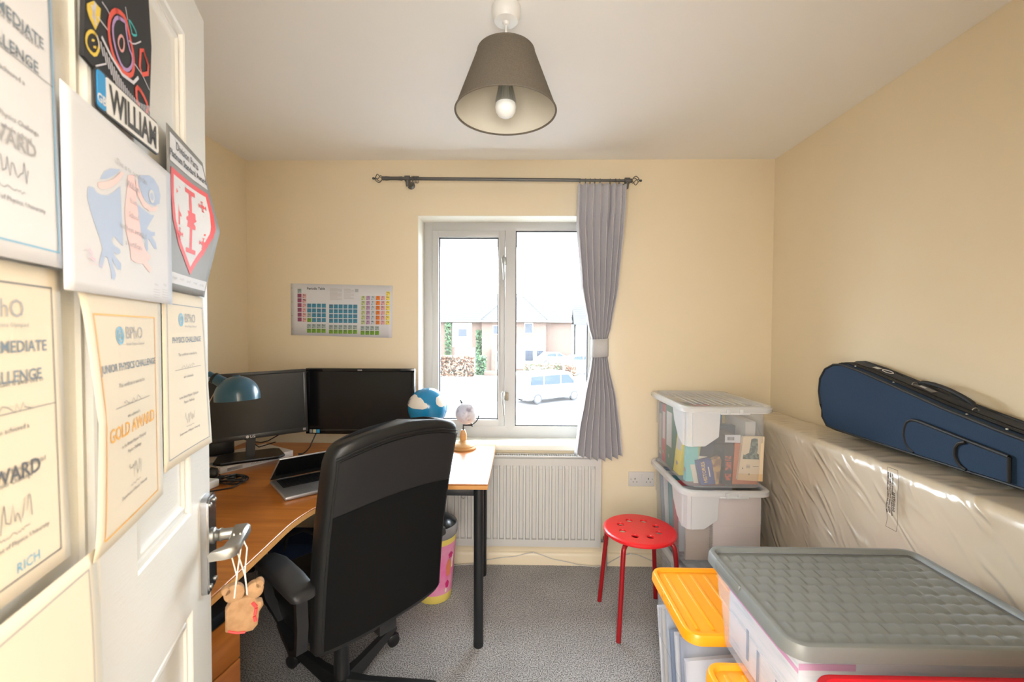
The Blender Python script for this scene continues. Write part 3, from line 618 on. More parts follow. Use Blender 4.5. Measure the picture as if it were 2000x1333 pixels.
for k in range(4): cell(GRY2, 1304+k*73, 860); cell(GRN, 1304+k*73, 932)
cell(YLW, 1684, 328)
for r in range(6):
    for k, c in enumerate((LGR, PUR2, WBL, ORA, WPL, YLW)): cell(c, 1310+k*74, 398+r*75)
PCOL = {MAR: (.33, .07, .16), PNK: (.72, .42, .42), BLU: (.05, .26, .40), GRN: (.17, .36, .02), LGR: (.50, .58, .28), PUR2: (.46, .30, .47), ORA: (.75, .20, .02), YLW: (.82, .68, .12), GRY2: (.32, .40, .40), WPL: (.68, .36, .40), WBL: (.50, .58, .64)}
sy = {MAR: 'Li Na K Rb Cs Fr', PNK: 'Be Mg Ca Sr Ba Ra', GRY2: 'H La Ce Pr Nd Pm Sm Eu Gd Tb Dy Ho Er Tm Yb Lu', GRN: 'Ac Th Pa U Np Pu Am Cm Bk Cf Es Fm Md No Lr', YLW: 'He Ne Ar Kr Xe Rn Og', LGR: 'B Al Ga In Tl Nh', PUR2: 'C Si Ge Sn Pb Fl', WBL: 'N P As Sb Bi Mc', ORA: 'O S Se Te Po Lv', WPL: 'F Cl Br I At Ts', BLU: 'Sc Ti V Cr Mn Fe Co Ni Cu Zn Y Zr Nb Mo Tc Ru Rh Pd Ag Cd Hf Ta W Re Os Ir Pt Au Hg Rf Db Sg Bh Hs Mt Ds Rg Cn'}
sym = MB()
for c, L in cells.items():
    b = MB(); ss = sy[c].split()
    for i, (px, py) in enumerate(L):
        e = 31; b.poly([pf(*pq(px+a*e, py+d*e), .001) for a, d in ((-1, -1), (1, -1), (1, 1), (-1, 1))])
        sym.text(ss[i % len(ss)], 36, lambda x_, y_, px=px, py=py: pf(*pq(px+x_, py-y_-2), .0015), 'CENTER', .6, 1, 1)
        sym.poly([pf(*pq(px+a, py+d), .0015) for a, d in ((-24, 18), (-6, 18), (-6, 26), (-24, 26))])
    b.build('element_tiles', M('print_'+c, PCOL[c], .7), pt)
sym.build('element_symbols', INK, pt)
b = MB(); b.text('Periodic Table', 50, lambda x_, y_: pf(*pq(462+x_, 275-y_), .0012), 'LEFT', 1.2, .92)
b.build('poster_title', INK, pt)
b = MB()
for k in range(14): b.poly([pf(*pq(805+a*(185 if k % 5 else 120), 250+k*13.5+d*6), .0012) for a, d in ((0, 0), (1, 0), (1, 1), (0, 1))])
for k in range(11): b.poly([pf(*pq(1020+a*(150 if k % 4 else 100), 262+k*14.5+d*6), .0012) for a, d in ((0, 0), (1, 0), (1, 1), (0, 1))])
b.build('text_block', M('pale_grey_print', (.52, .50, .50), .7), pt)
b = MB(); e = 24; b.poly([pf(*pq(1210+a*e, 285+d*e), .0012) for a, d in ((-1, -1), (1, -1), (1, 1), (-1, 1))]); b.build('key_tile', M('key_grey', (.36, .40, .42), .7), pt)
b = MB()
for x, y in ((.012, .09), (.012, .36), (.012, .62), (.012, .88)): b.poly([pf(x+.004*math.cos(a), y+.010*math.sin(a), .001) for a in [i*math.pi/5 for i in range(10)]])
b.build('punch_hole', GREYINK, pt)

# ------------------------------------------------------------------ radiator, valve, socket, cable
rad = thing('radiator', 'white double panel radiator with convector grille under the window', 'radiator', (-.15, 2.52, .14))
RW = M('radiator_enamel', (.58, .575, .555), .4)
rx0, rx1, rz0, rz1, ry = -.78, .470, .139, .662, 2.512
b = MB(); pit = .0375; n = int((rx1-rx0-.05)/pit); xs = rx1-.025-n*pit
prof = []
for k in range(n):
    x = xs+k*pit
    prof += [(x+.002, 0), (x+.007, -.013), (x+.026, -.013), (x+.031, 0)]
prof = [(rx0, 0)]+prof+[(rx1, 0)]
def pr(zz, k): return [(x, ry+(d*k if d < 0 else 0)+(.012 if i in (0, len(prof)-1) else 0)*0, zz) for i, (x, d) in enumerate(prof)]
b.loft([[(x, ry+.010, rz0) for x, d in prof], pr(rz0+.004, 0), pr(rz0+.045, 0), pr(rz0+.060, 1), pr(rz1-.060, 1), pr(rz1-.045, 0), pr(rz1-.004, 0), [(x, ry+.010, rz1) for x, d in prof]], False, False, closed=False)
b.build('front_panel', RW, rad, smooth=30)
MB().bx(rx0-.004, rx0+.001, ry-.001, ry+.058, rz0, rz1+.012, .002).build('side_cover', RW, rad); MB().bx(rx1-.001, rx1+.004, ry-.001, ry+.058, rz0, rz1+.012, .002).build('side_cover', RW, rad)
MB().bx(rx0, rx1, ry+.045, ry+.057, rz0, rz1, .003).build('rear_panel', RW, rad)
b = MB().bx(rx0, rx1, ry-.001, ry+.008, rz1, rz1+.012, .002).bx(rx0, rx1, ry+.048, ry+.057, rz1, rz1+.012, .002)
k = rx0
while k < rx1: b.bx(k, k+.0075, ry+.006, ry+.050, rz1+.006, rz1+.010, 0); k += .0135
b.build('top_grille', RW, rad)
MB().bx(rx0+.02, rx1-.02, ry+.02, ry+.04, rz0+.03, rz1-.005, .002).build('convector_fins', M('radiator_fins', (.35, .34, .32), .6), rad)
val = thing('radiator_valve', 'chrome radiator valve and grey pipe rising from the carpet beside the radiator', 'valve', (.507, 2.52, 0))
MB().tube([(.507, 2.535, 0), (.507, 2.535, .15)], .0095, 14).build('pipe', M('grey_pipe', (.30, .29, .27), .5, .2), val)
MB().lathe([(.013, .148), (.014, .165), (.011, .170), (.011, .180), (.0155, .184), (.0155, .198), (.010, .202)], (.507, 2.535, 0), 16).tube([(.507, 2.535, .172), (.478, 2.535, .172)], .009, 12).build('valve_body', CHROME, val)
MB().lathe([(.0115, .200), (.012, .235), (.010, .240), (0, .241)], (.507, 2.535, 0), 18).build('valve_cap', WHITEP, val)
so = thing('wall_socket', 'white double plug socket on the wall left of the clear boxes', 'socket', (.722, 2.585, .52))
SW = M('socket_plastic', (.62, .60, .58), .4)
fp = MB().bx(.648, .800, 2.581, 2.590, .478, .565, .003, 3).build('face_plate', SW, so)
b = MB()
for cx_ in (.685, .764):
    b.bx(cx_-.0022, cx_+.0022, 2.5803, 2.5812, .519, .529, 0).bx(cx_-.0135, cx_-.0075, 2.5803, 2.5812, .503, .507, 0).bx(cx_+.0075, cx_+.0135, 2.5803, 2.5812, .503, .507, 0)
for cx_ in (.661, .787): b.lathe([(.0022, 0), (0, .0008)], (cx_, 2.581, .522), 8, (0, -1, 0))
b.build('pin_holes', BLACKM, so)
for x in (.716, .730): MB().bx(x-.0055, x+.0055, 2.5775, 2.5815, .529, .550, .001).build('rocker_switch', SW, so)
CB = M('white_cable', (.58, .56, .52), .5)
cb = tag(MB().tube([(-.62, 2.55, .006), (-.45, 2.545, .006), (-.36, 2.55, .008), (-.27, 2.555, .012), (-.20, 2.567, .030), (-.10, 2.571, .046), (-.02, 2.571, .054), (.05, 2.571, .072), (.085, 2.570, .079), (.13, 2.571, .066), (.20, 2.571, .040), (.28, 2.57, .026), (.36, 2.563, .010), (.46, 2.553, .006), (.53, 2.558, .028), (.60, 2.57, .062), (.66, 2.571, .079), (.70, 2.571, .074), (.76, 2.571, .05), (.83, 2.565, .020), (.95, 2.56, .006)], .0026, 8).build('white_cable', CB), 'thin white cable clipped along the skirting board under the radiator', 'cable')
for x, z in ((.086, .079), (.66, .079)): MB().bx(x-.003, x+.003, 2.564, 2.574, z-.005, z+.004, .001).build('cable_clip', WHITEP, cb)

# ------------------------------------------------------------------ desk
DT, DTH = .73, .024
WOODT = wood('cherry_desktop', (.33, .098, .013), (.49, .170, .028), .32, (1.0, 13, 1), R(-30), .25)
EDGE = wood('desk_edging', (.47, .21, .05), (.56, .28, .08), .4, (2, 30, 30))
desk = thing('corner_desk', 'large corner desk with orange brown wood top and black metal legs', 'desk', (-1.0, 2.0, 0))
dp_ = [(-.137, 2.548), (-1.622, 2.548), (-1.622, .62), (-.765, .62), (-.770, 1.10), (-.780, 1.30), (-.788, 1.45)]
for i in range(9):
    a = i/8; dp_.append(((1-a)**2*-.788+2*a*(1-a)*-.775+a*a*-.62, (1-a)**2*1.50+2*a*(1-a)*1.72+a*a*1.845))
dp_ += [(-.52, 1.872), (-.40, 1.880), (-.137, 1.882)]
dt_ = MB().loft([[(x, y, z) for x, y in dp_] for z in (DT-.006, DT)], True, True).build('desk_top', WOODT, desk, smooth=20)
md = dt_.modifiers.new('soft_edge', 'BEVEL'); md.width = .0022; md.segments = 2; md.limit_method = 'ANGLE'; md.angle_limit = R(40)
MB().loft([[(x, y, z) for x, y in dp_] for z in (DT-DTH, DT-.0061)], True, True).build('desk_edge', EDGE, desk, smooth=20)
DBL = M('desk_black_metal', (.014, .015, .017), .38, .2)
MB().tube([(-.178, 1.905, 0), (-.178, 1.905, DT-DTH)], .0215, 24).lathe([(.0225, 0), (.0225, .02)], (-.178, 1.905, 0), 24).build('leg', DBL, desk)
MB().tube([(-.215, 2.47, 0), (-.215, 2.47, DT-DTH)], .030, 24).build('leg', DBL, desk)
MB().tube([(-.80, .70, 0), (-.80, .70, DT-DTH)], .0215, 24).build('leg', DBL, desk)
MB().tube([(-1.55, 2.47, 0), (-1.55, 2.47, DT-DTH)], .0215, 24).build('leg', DBL, desk)
MB().tube([(-1.55, .70, 0), (-1.55, .70, DT-DTH)], .0215, 24).build('leg', DBL, desk)
MB().bx(-1.55, -.18, 1.915, 1.935, DT-DTH-.040, DT-DTH-.0005, .001).bx(-.200, -.175, 1.92, 2.47, DT-DTH-.040, DT-DTH-.001, .001).bx(-1.55, -.18, 2.46, 2.48, DT-DTH-.040, DT-DTH-.0007, .001).build('frame_rail', DBL, desk)
MB().tube([(-.255, 1.93, .668), (-.255, 1.928, .652), (-.245, 1.926, .648), (-.243, 1.926, .658)], .002, 6).build('cable_hook', STEEL, desk)

ped = thing('drawer_pedestal', 'wood fronted drawer pedestal with black top under the desk behind the door', 'drawers', (-.85, 1.29, 0), R(-10))
WF = wood('drawer_front_wood', (.32, .095, .014), (.46, .160, .03), .34, (1.2, 1.2, 9))
def L(b): return b
MB().bx(-.42, -.012, -.43, 0, .03, .548, .002).build('carcass', BLACKM, ped, local=True)
MB().bx(-.44, .006, -.45, .012, .548, .585, .004).build('pedestal_top', M('black_laminate', (.012, .014, .017), .25), ped, local=True)
for z0, z1 in ((.405, .545), (.045, .400)):
    dr = MB().bx(-.012, .004, -.432, .002, z0, z1, .002).build('drawer', WF, ped, local=True)
MB().lathe([(.0145, .0045), (.0145, .0075), (.011, .0085), (.0105, .006), (.006, .006), (.0055, .009), (0, .009)], (0, -.125, .478), 24, (1, 0, 0)).build('lock', CHROME, ped, local=True)

# ------------------------------------------------------------------ office chair
th = R(51.7); CH0 = Vector((-.655, 1.58, 0))
chair = thing('office_chair', 'black leather high back office chair pushed up to the desk, seen from behind', 'chair', CH0, th)
LEA = noise_mat(M('black_leather', (.009, .0095, .010), .42, spec=.40), 500, None, bump=.25, dist=.0004)
FAB = M('black_back_fabric', (.006, .006, .006), .85, spec=.12); FAB2 = M('charcoal_back_vinyl', (.013, .013, .0145), .6, spec=.3)
def backring(z, inset=0, n=56):
    q = (z-.37)/.72                                         # 0 bottom, 1 top
    hw = .258-.004*abs(q-.4); cy = -.185-.10*q+.022*math.sin(q*math.pi); th_ = .062+.030*math.sin(min(1, q*1.1)*math.pi*.55)
    hw -= inset; th_ -= inset*.9
    pts = []
    for k in range(n):
        a = 2*math.pi*k/n; c, s_ = math.cos(a), math.sin(a)
        x = hw*math.copysign(abs(c)**.28, c); y = th_/2*math.copysign(abs(s_)**.55, s_)
        pts.append((.062+x, cy+th_/2*0+y+.020*(x/hw)**2, 0))
    return pts
def backsurf(zs):
    rings = []
    for z, ins in zs:
        zz = z; ring = []
        for (x, y, _) in backring(zz, ins):
            u = (x-.062)/.258
            q = max(0, min(1, (zz-.37)/.72)); arch = -.050*(u*u)*q**1.5+(.004*u*u*(1-q)**3)
            ring.append((x, y, zz+arch))
        rings.append(ring)
    return rings
b = MB().loft(backsurf([(.372, .022), (.376, .010), (.388, .002), (.42, 0)]+[(.42+i*.05, 0) for i in range(1, 13)]+[(1.050, .001), (1.072, .005), (1.088, .013), (1.096, .024), (1.098, .034)]))
b.build('backrest', [LEA], chair, local=True, smooth=60)
def rear(u, z, off=.0015):
    q = (z-.37)/.72; hw = .258; cy = -.185-.10*q+.022*math.sin(q*math.pi); th_ = .062+.030*math.sin(min(1, q*1.1)*math.pi*.55)
    x = hw*u; c = abs(u)**(1/.28) if abs(u) < 1 else 1; s_ = math.sqrt(max(0, 1-c*c))
    y = cy-th_/2*abs(s_)**.55+.020*u*u-off; arch = -.050*(u*u)*max(0, q)**1.5+(.004*u*u*(1-q)**3)
    return (.062+x, y, z+arch)
MB().grid(lambda a, v: rear(-.90+1.80*a, .395+(.855-.395)*v+(-.012*math.cos(math.pi*(a-.5)))*(v)*0, .003), 30, 20).build('lower_back_panel', FAB, chair, local=True, smooth=60)
MB().grid(lambda a, v: rear(-.90+1.80*a, .857+(1.047-.857)*v, .003), 30, 12).build('upper_back_panel', FAB2, chair, local=True, smooth=60)
SEAM = M('dark_thread', (.004, .004, .004), .7)
for dz in (0, .011): MB().tube([rear(-.94+1.88*i/40, 1.052+dz, .0030) for i in range(41)], .0014, 5).build('seam_stitching', SEAM, chair, local=True)
for sgn in (-1, 1): MB().tube([rear(sgn*.925, .40+.65*i/30, .0024) for i in range(31)], .0014, 5).build('seam_stitching', SEAM, chair, local=True)
seat = []
for z, k in ((.395, .93), (.405, .98), (.43, 1), (.46, 1), (.475, .97), (.482, .90)):
    seat.append([(.045+x*k, .07+y*k, z+.012*(1 if y > .18 else 0)*-1) for x, y in rrect(0, 0, .245, .245, .07, 6)])
MB().loft(seat).build('seat', LEA, chair, local=True, smooth=60)
MB().bx(-.06, .15, -.15, .13, .345, .394, .008).bx(.02, .09, -.215, -.10, .345, .385, .006).build('tilt_mechanism', BLACKP, chair, local=True)
MB().tube([(0, 0, .34), (0, 0, .25)], .0165, 20).tube([(0, 0, .25), (0, 0, .085)], .0275, 24).lathe([(.031, .105), (.036, .10), (.036, .055), (.030, .05)], (0, 0, 0), 28).build('gas_column', BLACKP, chair, local=True)
for sgn, xa in ((-1, -.228), (1, .300)):
    arm = MB().loft([[(xa+w_*c, y_, zc+h_*s_) for c, s_ in [(math.copysign(abs(math.cos(t_))**.6, math.cos(t_)), math.copysign(abs(math.sin(t_))**.6, math.sin(t_))) for t_ in [i*math.pi/10 for i in range(20)]]]
        for y_, zc, w_, h_ in ((-.205, .598, .030, .010), (-.190, .602, .040, .016), (-.10, .614, .044, .018), (.02, .622, .044, .018), (.085, .615, .038, .017), (.105, .603, .028, .012))]).build('armrest', noise_mat(M('soft_black_pad', (.018, .019, .021), .45), 700, None, bump=.3, dist=.0005), chair, local=True, smooth=60)
    def bar(b, pts, w_, d_):
        P = [Vector(p) for p in pts]; rings = []
        for i, p in enumerate(P):
            d = (P[min(i+1, len(P)-1)]-P[max(i-1, 0)]).normalized(); n_ = Vector((1, 0, 0)); m_ = d.cross(n_).normalized()
            rings.append([p+n_*w_+m_*d_, p-n_*w_+m_*d_, p-n_*w_-m_*d_, p+n_*w_-m_*d_])
        b.loft(rings)
    b = MB(); bar(b, [(xa, -.170, .592), (xa, -.178, .50), (xa, -.170, .42), (xa+.004*-sgn, -.12, .395), (xa+.02*-sgn, -.03, .40), (xa+.03*-sgn, .03, .41)], .017, .009)
    bar(b, [(xa, .085, .60), (xa, .10, .56), (xa+.01*-sgn, .08, .48), (xa+.03*-sgn, .03, .415)], .015, .009)
    b.build('arm_bracket', BLACKP, chair, local=True)
for k in range(5):
    a = R(73.6+72*k)-th; c, s_ = math.cos(a), math.sin(a)
    def lp(r_, w_, z): return (c*r_-s_*w_, s_*r_+c*w_, z)
    rings = [[lp(r_, -w0, z0), lp(r_, w0, z0), lp(r_, w1, z1), lp(r_, -w1, z1)] for r_, w0, z0, w1, z1 in ((.020, .028, .060, .018, .118), (.10, .024, .062, .013, .106), (.30, .021, .068, .011, .092), (.345, .018, .069, .010, .088), (.350, .010, .072, .006, .084))]
    MB().loft(rings).build('base_arm', noise_mat(M('base_plastic', (.013, .014, .015), .32), 300, None, bump=.05), chair, local=True, smooth=30)
    ws = a+.9+k; wc = Vector(lp(.335, 0, .027)); wx = Vector((math.cos(ws), math.sin(ws), 0)); wy = Vector((-math.sin(ws), math.cos(ws), 0))
    b = MB()
    for sg in (-1, 1): b.lathe([(0, -.009), (.020, -.009), (.026, -.006), (.027, 0), (.026, .006), (.018, .009), (0, .009)], wc+wx*sg*.014, 22, wx)
    b.loft([[tuple(wc+wx*t_+wy*(.030*math.cos(q))+Vector((0, 0, .030*math.sin(q)))) for q in [math.pi*i/8 for i in range(9)]]+[tuple(wc+wx*t_)] for t_ in (-.004, .004)])
    b.tube([wc+Vector((0, 0, .02)), wc+Vector((0, 0, .046))], .006, 8); b.build('caster', BLACKP, chair, local=True)

# ------------------------------------------------------------------ things on the desk
def Trz(loc, a): return Matrix.Translation(Vector(loc)) @ Matrix.Rotation(a, 4, 'Z')
SCR = M('matt_screen', (.012, .0125, .012), .35, spec=.35); SCRG = M('glossy_screen', (.006, .006, .007), .22)
BEZ = M('dark_bezel', (.022, .023, .024), .35)
mon = thing('monitor', 'black monitor angled towards the room, standing on the white encyclopedia', 'monitor', (-1.323, 2.11, .76), R(33))
def mw(b, T): b.v = [tuple(T @ Vector(p)) for p in b.v]; return b
MT = Matrix.Translation((0, 0, .263)) @ Matrix.Rotation(R(-1.6), 4, 'Y')
mw(MB().bx(-.256, .256, -.008, .022, -.160, .165, .005, 2), MT).build('housing', BEZ, mon, local=True)
b = MB()
for x0, x1, z0, z1 in ((-.256, .256, .150, .165), (-.256, .256, -.160, -.137), (-.256, -.241, -.137, .150), (.241, .256, -.137, .150)): b.bx(x0, x1, -.012, -.007, z0, z1, .0012)
mw(b, MT).build('bezel', BEZ, mon, local=True)
mw(MB().bx(-.242, .242, -.0095, -.007, -.138, .151, 0), MT).build('screen', SCR, mon, local=True)
b = mw(MB().text('LG', .018, lambda x, y: (-.003+x, -.0128, -.1545+y), 'LEFT', .0006).lathe([(.0068, 0), (.0068, .0006), (0, .0006)], (-.014, -.0122, -.148), 18, (0, -1, 0)), MT); b.build('maker_badge', M('silver_badge', (.6, .6, .6), .4), mon, local=True)
mw(MB().bx(.232, .245, -.0128, -.0118, -.151, -.139, .0002), MT).build('sticker', M('grey_sticker', (.30, .30, .30), .5), mon, local=True)
STG = M('gloss_black_stand', (.006, .006, .007), .3, spec=.3)
MB().loft([[(x+dx, y, z) for x, y in ((-.020, 0), (.020, 0), (.018, .020), (-.018, .020))] for z, dx in ((.015, 0), (.115, .006))]).build('stand_neck', STG, mon, local=True)
sb_ = [(-.150, -.055), (-.120, -.085), (.120, -.085), (.150, -.055), (.135, .075), (.110, .095), (-.110, .095), (-.135, .075)]
MB().loft([[(x*k, y*k+.02, z) for x, y in sb_] for z, k in ((.001, .97), (.006, 1), (.011, 1), (.015, .985))]).build('stand_base', STG, mon, local=True)
mon2 = thing('monitor', 'wide black glossy monitor facing the room, partly hidden behind the office chair', 'monitor', (-.85, 2.31, .73))
MB().bx(-.291, .291, -.002, .035, .112, .463, .006, 2).build('housing', M('piano_black', (.006, .006, .007), .10), mon2, local=True)
b = MB()
for x0, x1, z0, z1 in ((-.291, .291, .445, .463), (-.291, .291, .112, .140), (-.291, -.273, .14, .445), (.273, .291, .14, .445)): b.bx(x0, x1, -.006, -.001, z0, z1, .0015)
b.build('bezel', M('piano_black_bezel', (.007, .007, .008), .08), mon2, local=True)
MB().bx(-.274, .274, -.003, -.001, .139, .446, 0).build('screen', SCRG, mon2, local=True)
MB().bx(-.012, .012, -.0066, -.0058, .451, .457, .0002).build('maker_badge', M('dull_silver', (.3, .3, .3), .4), mon2, local=True)
for k, c in enumerate(((.30, .32, .32), (.70, .66, .45), (.03, .35, .70))):
    MB().bx(-.271+k*.019, -.255+k*.019, -.0075, -.0065, .118, .136, .0002).build('sticker', M('sticker_%d' % k, c, .5), mon2, local=True)
MB().bx(-.03, .03, .02, .05, .02, .20, .004).build('stand_neck', BLACKP, mon2, local=True)
MB().lathe([(.11, .001), (.115, .006), (.10, .014), (.03, .022), (0, .022)], (0, .05, 0), 36).build('stand_base', BLACKP, mon2, local=True)

ency = thing('encyclopedia', 'thick white book with World Encyclopedia on its spine lying under the monitor stand', 'book', (-1.379, 1.975, .73), R(59.2))
COV = noise_mat(M('encyclopedia_cover', (.62, .56, .50), .35), 14, (.16, .19, .30), .52, .62, 0)
MB().bx(0, .352, 0, .262, .0270, .0300, .001).bx(0, .352, 0, .262, .0002, .0030, .001).build('cover', COV, ency, local=True)
MB().bx(0, .352, -.003, .001, .0002, .0300, .0015).build('spine', M('book_spine_white', (.62, .60, .58), .4), ency, local=True)
MB().bx(.005, .345, .001, .255, .003, .027, .0005).build('page_block', CREAMP, ency, local=True)
MB().text('WORLD ENCYCLOPEDIA', .0175, lambda x, y: (.135+x*.86, -.0036, .0085+y), 'LEFT', .0001).build('spine_lettering', M('spine_grey_ink', (.30, .29, .28), .6), ency, local=True)
MB().bx(.030, .098, -.0038, -.0028, .006, .020, 0).build('spine_label', noise_mat(M('spine_label_print', (.16, .16, .17), .6), 8, (.42, .40, .40), .4, .6), ency, local=True)

lap = thing('laptop', 'silver laptop with black keyboard, half closed on the desk beside the office chair', 'laptop', (-1.08, 1.856, .73), math.atan2(.669, .743))
ALU = M('laptop_aluminium', (.50, .51, .53), .33, .75)
# local: X along the hinge, -Y towards the user
MB().bx(0, .33, -.255, 0, .0008, .0155, .005, 3).build('laptop_body', ALU, lap, local=True)
MB().bx(.022, .308, -.138, -.022, .0153, .0160, 0).build('key_well', M('key_well', (.012, .012, .013), .5), lap, local=True)
b = MB()
for r_ in range(6):
    for k in range(15):
        if r_ == 5 and 4 <= k <= 8: continue
        b.bx(.025+k*.0188, .025+k*.0188+.0160, -.043-r_*.0186, -.0265-r_*.0186, .0158, .0176, .0008, 1)
    if r_ == 5: b.bx(.025+4*.0188, .025+8*.0188+.0160, -.043-5*.0186, -.0265-5*.0186, .0158, .0176, .0008, 1)
k_ = b.build('keyboard', BLACKP, lap, local=True)
MB().bx(.115, .225, -.235, -.152, .0153, .0159, 0).build('trackpad', M('trackpad', (.42, .43, .45), .3, .6), lap, local=True)
LT = Matrix.Translation((0, -.004, .016)) @ Matrix.Rotation(R(-37), 4, 'X')
b = MB().bx(0, .33, -.212, 0, .001, .007, .002); mw(b, LT).build('lid_shell', ALU, lap, local=True)
mw(MB().bx(.003, .327, -.209, -.002, -.0002, .0012, 0), LT).build('screen', M('laptop_screen', (.008, .009, .009), .18), lap, local=True)
MB().tube([(.03, .001, .014), (.075, .001, .014)], .005, 10).build('hinge', ALU, lap, local=True); MB().tube([(.255, .001, .014), (.30, .001, .014)], .005, 10).build('hinge', ALU, lap, local=True)

dl = thing('desk_lamp', 'blue domed metal desk lamp in front of the left monitor', 'lamp', (-1.30, 1.47, .73))
LB = M('petrol_blue_enamel', (.022, .085, .135), .3, coat=.2)
DC, DA = Vector((-1.048, 1.60, 1.152)), Vector((-.06, .03, 1)).normalized()
out_ = [(.0735*math.cos(a), .0735*math.sin(a)) for a in [i*R(82)/10 for i in range(11)]]
MB().lathe([(.0725, -.014), (.0735, -.014)]+out_+[(.012, .0755)], DC, 44, DA, cap=False).build('lamp_head', LB, dl, solid=.0012)
nk = DC+Vector((-.060, 0, .052)); nd = Vector((-.80, 0, .42)).normalized()
MB().tube([nk-nd*.012, nk+nd*.030], [.021, .019], 20).tube([nk+nd*.026, nk+nd*.056], .0145, 16).build('lamp_neck', LB, dl)
MB().tube([nk+nd*.022, nk+nd*.031], .0215, 20).build('neck_ring', BLACKP, dl)
MB().lathe([(.010, -.014), (.013, -.010), (.013, .010), (.010, .014)], nk+nd*.045+Vector((0, -.008, -.012)), 14, (0, 1, 0)).build('joint_knob', CHROME, dl)
MB().tube([DC+Vector((-.066, -.028, .016)), DC+Vector((-.092, -.034, -.036))], .0018, 8).lathe([(.0038, -.004), (.0038, .004)], DC+Vector((-.092, -.034, -.036)), 10).build('switch_lever', M('copper_lever', (.45, .30, .22), .35, .7), dl)
MB().tube([nk+nd*.05, nk+nd*.05+Vector((-.10, -.03, .02)), (-1.42, 1.50, 1.12), (-1.30, 1.47, .76)], .006, 10).build('lamp_arm', LB, dl)
MB().lathe([(.075, 0), (.078, .006), (.070, .020), (.02, .030), (0, .030)], (-1.30, 1.47, .73), 36).build('lamp_base', LB, dl)
MB().lathe([(0, .018), (.028, .010), (.028, -.005), (.012, .04)], DC, 16, DA).build('bulb', M('bulb_white', (.8, .8, .75), .3), dl)

ex = thing('extension_lead', 'end of a white multi way extension block lying on the desk near the door', 'extension lead', (-1.29, 1.80, .73), R(-10))
MB().bx(-.24, .008, -.028, .028, .0005, .033, .005, 3).build('socket_block', WHITEP, ex, local=True)
b = MB()
for k in range(4):
    for dx, dy in ((0, .010), (-.008, -.008), (.008, -.008)): b.bx(-.03-k*.055+dx-.002, -.03-k*.055+dx+.002, dy-.003, dy+.003, .0328, .0334, 0)
b.build('pin_holes', BLACKM, ex, local=True)
CBK = M('black_cable', (.012, .012, .013), .45)
pts = []
rg = random.Random(4)
for i in range(150):
    a = i/150*2*math.pi*6; lp_ = i/150
    pts.append((-1.255+(.058+.010*math.sin(a*.37))*math.cos(a)*(.9 if i % 50 < 25 else 1.05), 1.872+.036*math.sin(a)*(1+.3*math.sin(a*.21+1)), .7335+.016*abs(math.sin(a*.5+lp_*3))+.006*lp_))
pc_ = thing('power_cable', 'bundled black mains cable with a three pin plug beside the encyclopedia', 'cable', (-1.255, 1.87, .73))
MB().tube([(-1.335, 1.905, .752), (-1.31, 1.895, .745)]+pts+[(-1.20, 1.85, .736), (-1.205, 1.80, .7335), (-1.27, 1.752, .7335), (-1.34, 1.735, .7335), (-1.46, 1.74, .7335)], .0030, 7).build('cable_loop', CBK, pc_)
MB().box((0, 0, 0), (.028, .022, .012), 0, .004, M=Trz((-1.255, 1.872, .752), .6)).tube([(-1.262, 1.848, .738), (-1.262, 1.86, .764), (-1.25, 1.895, .760), (-1.25, 1.90, .740)], .003, 6).build('cable_tie', BLACKP, pc_)
pT = Trz((-1.372, 1.915, .757), R(25)) @ Matrix.Rotation(R(20), 4, 'Y')
b = MB(); b.loft([[pT @ Vector((x, y, z)) for x, y in rrect(0, 0, .024*k, .024*k, .007)] for z, k in ((-.018, .95), (-.010, 1), (.008, .92), (.020, .6))]); plug = b.build('plug', BLACKP, pc_)
b = MB()
for dx, dy in ((0, -.013), (-.012, .011), (.012, .011)): b.box((0, 0, 0), (.006, .004, .020), 0, .0005, M=pT @ Matrix.Translation((dx, dy, -.026)))
b.build('plug_pin', M('brass_pin', (.75, .62, .38), .3, .8), plug)
pad_ = thing('power_adapter', 'black power adapter block on the desk behind the left monitor', 'adapter', (-1.535, 2.20, .7605), R(40))
MB().bx(-.06, .06, -.035, .035, .0005, .085, .008, 3).build('adapter_block', BLACKP, pad_, local=True)
MB().tube([(.055, 0, .06), (.09, -.03, .085), (.13, -.02, .05), (.17, -.03, .012), (.24, -.08, .038)], .003, 7).tube([(-.02, 0, .084), (.0, -.04, .12), (.03, -.02, .13), (.06, .05, .10)], .003, 7).build('adapter_cable', CBK, pad_, local=True)
tag(MB().tube([(-1.60, 2.35, .765), (-1.553, 2.36, .80), (-1.509, 2.36, .794), (-1.457, 2.35, .785), (-1.406, 2.34, .783), (-1.361, 2.33, .795), (-1.295, 2.32, .832), (-1.258, 2.31, .855), (-1.221, 2.31, .87), (-1.17, 2.33, .877), (-1.13, 2.37, .872), (-1.09, 2.38, .865)], .0030, 8).build('monitor_cable', CBK), 'black cable arching from the left monitor to the right one', 'cable')
tag(MB().tube([(-1.10, 2.365, .860), (-1.10, 2.33, .835), (-1.104, 2.295, .80), (-1.113, 2.29, .774), (-1.132, 2.285, .752), (-1.150, 2.28, .738)], .0034, 8).tube([(-1.148, 2.281, .739), (-1.166, 2.270, .7385)], [.0055, .008], 10).build('loose_cable', CBK), 'short black cable hanging from the right monitor, its plug lying on the desk', 'cable')

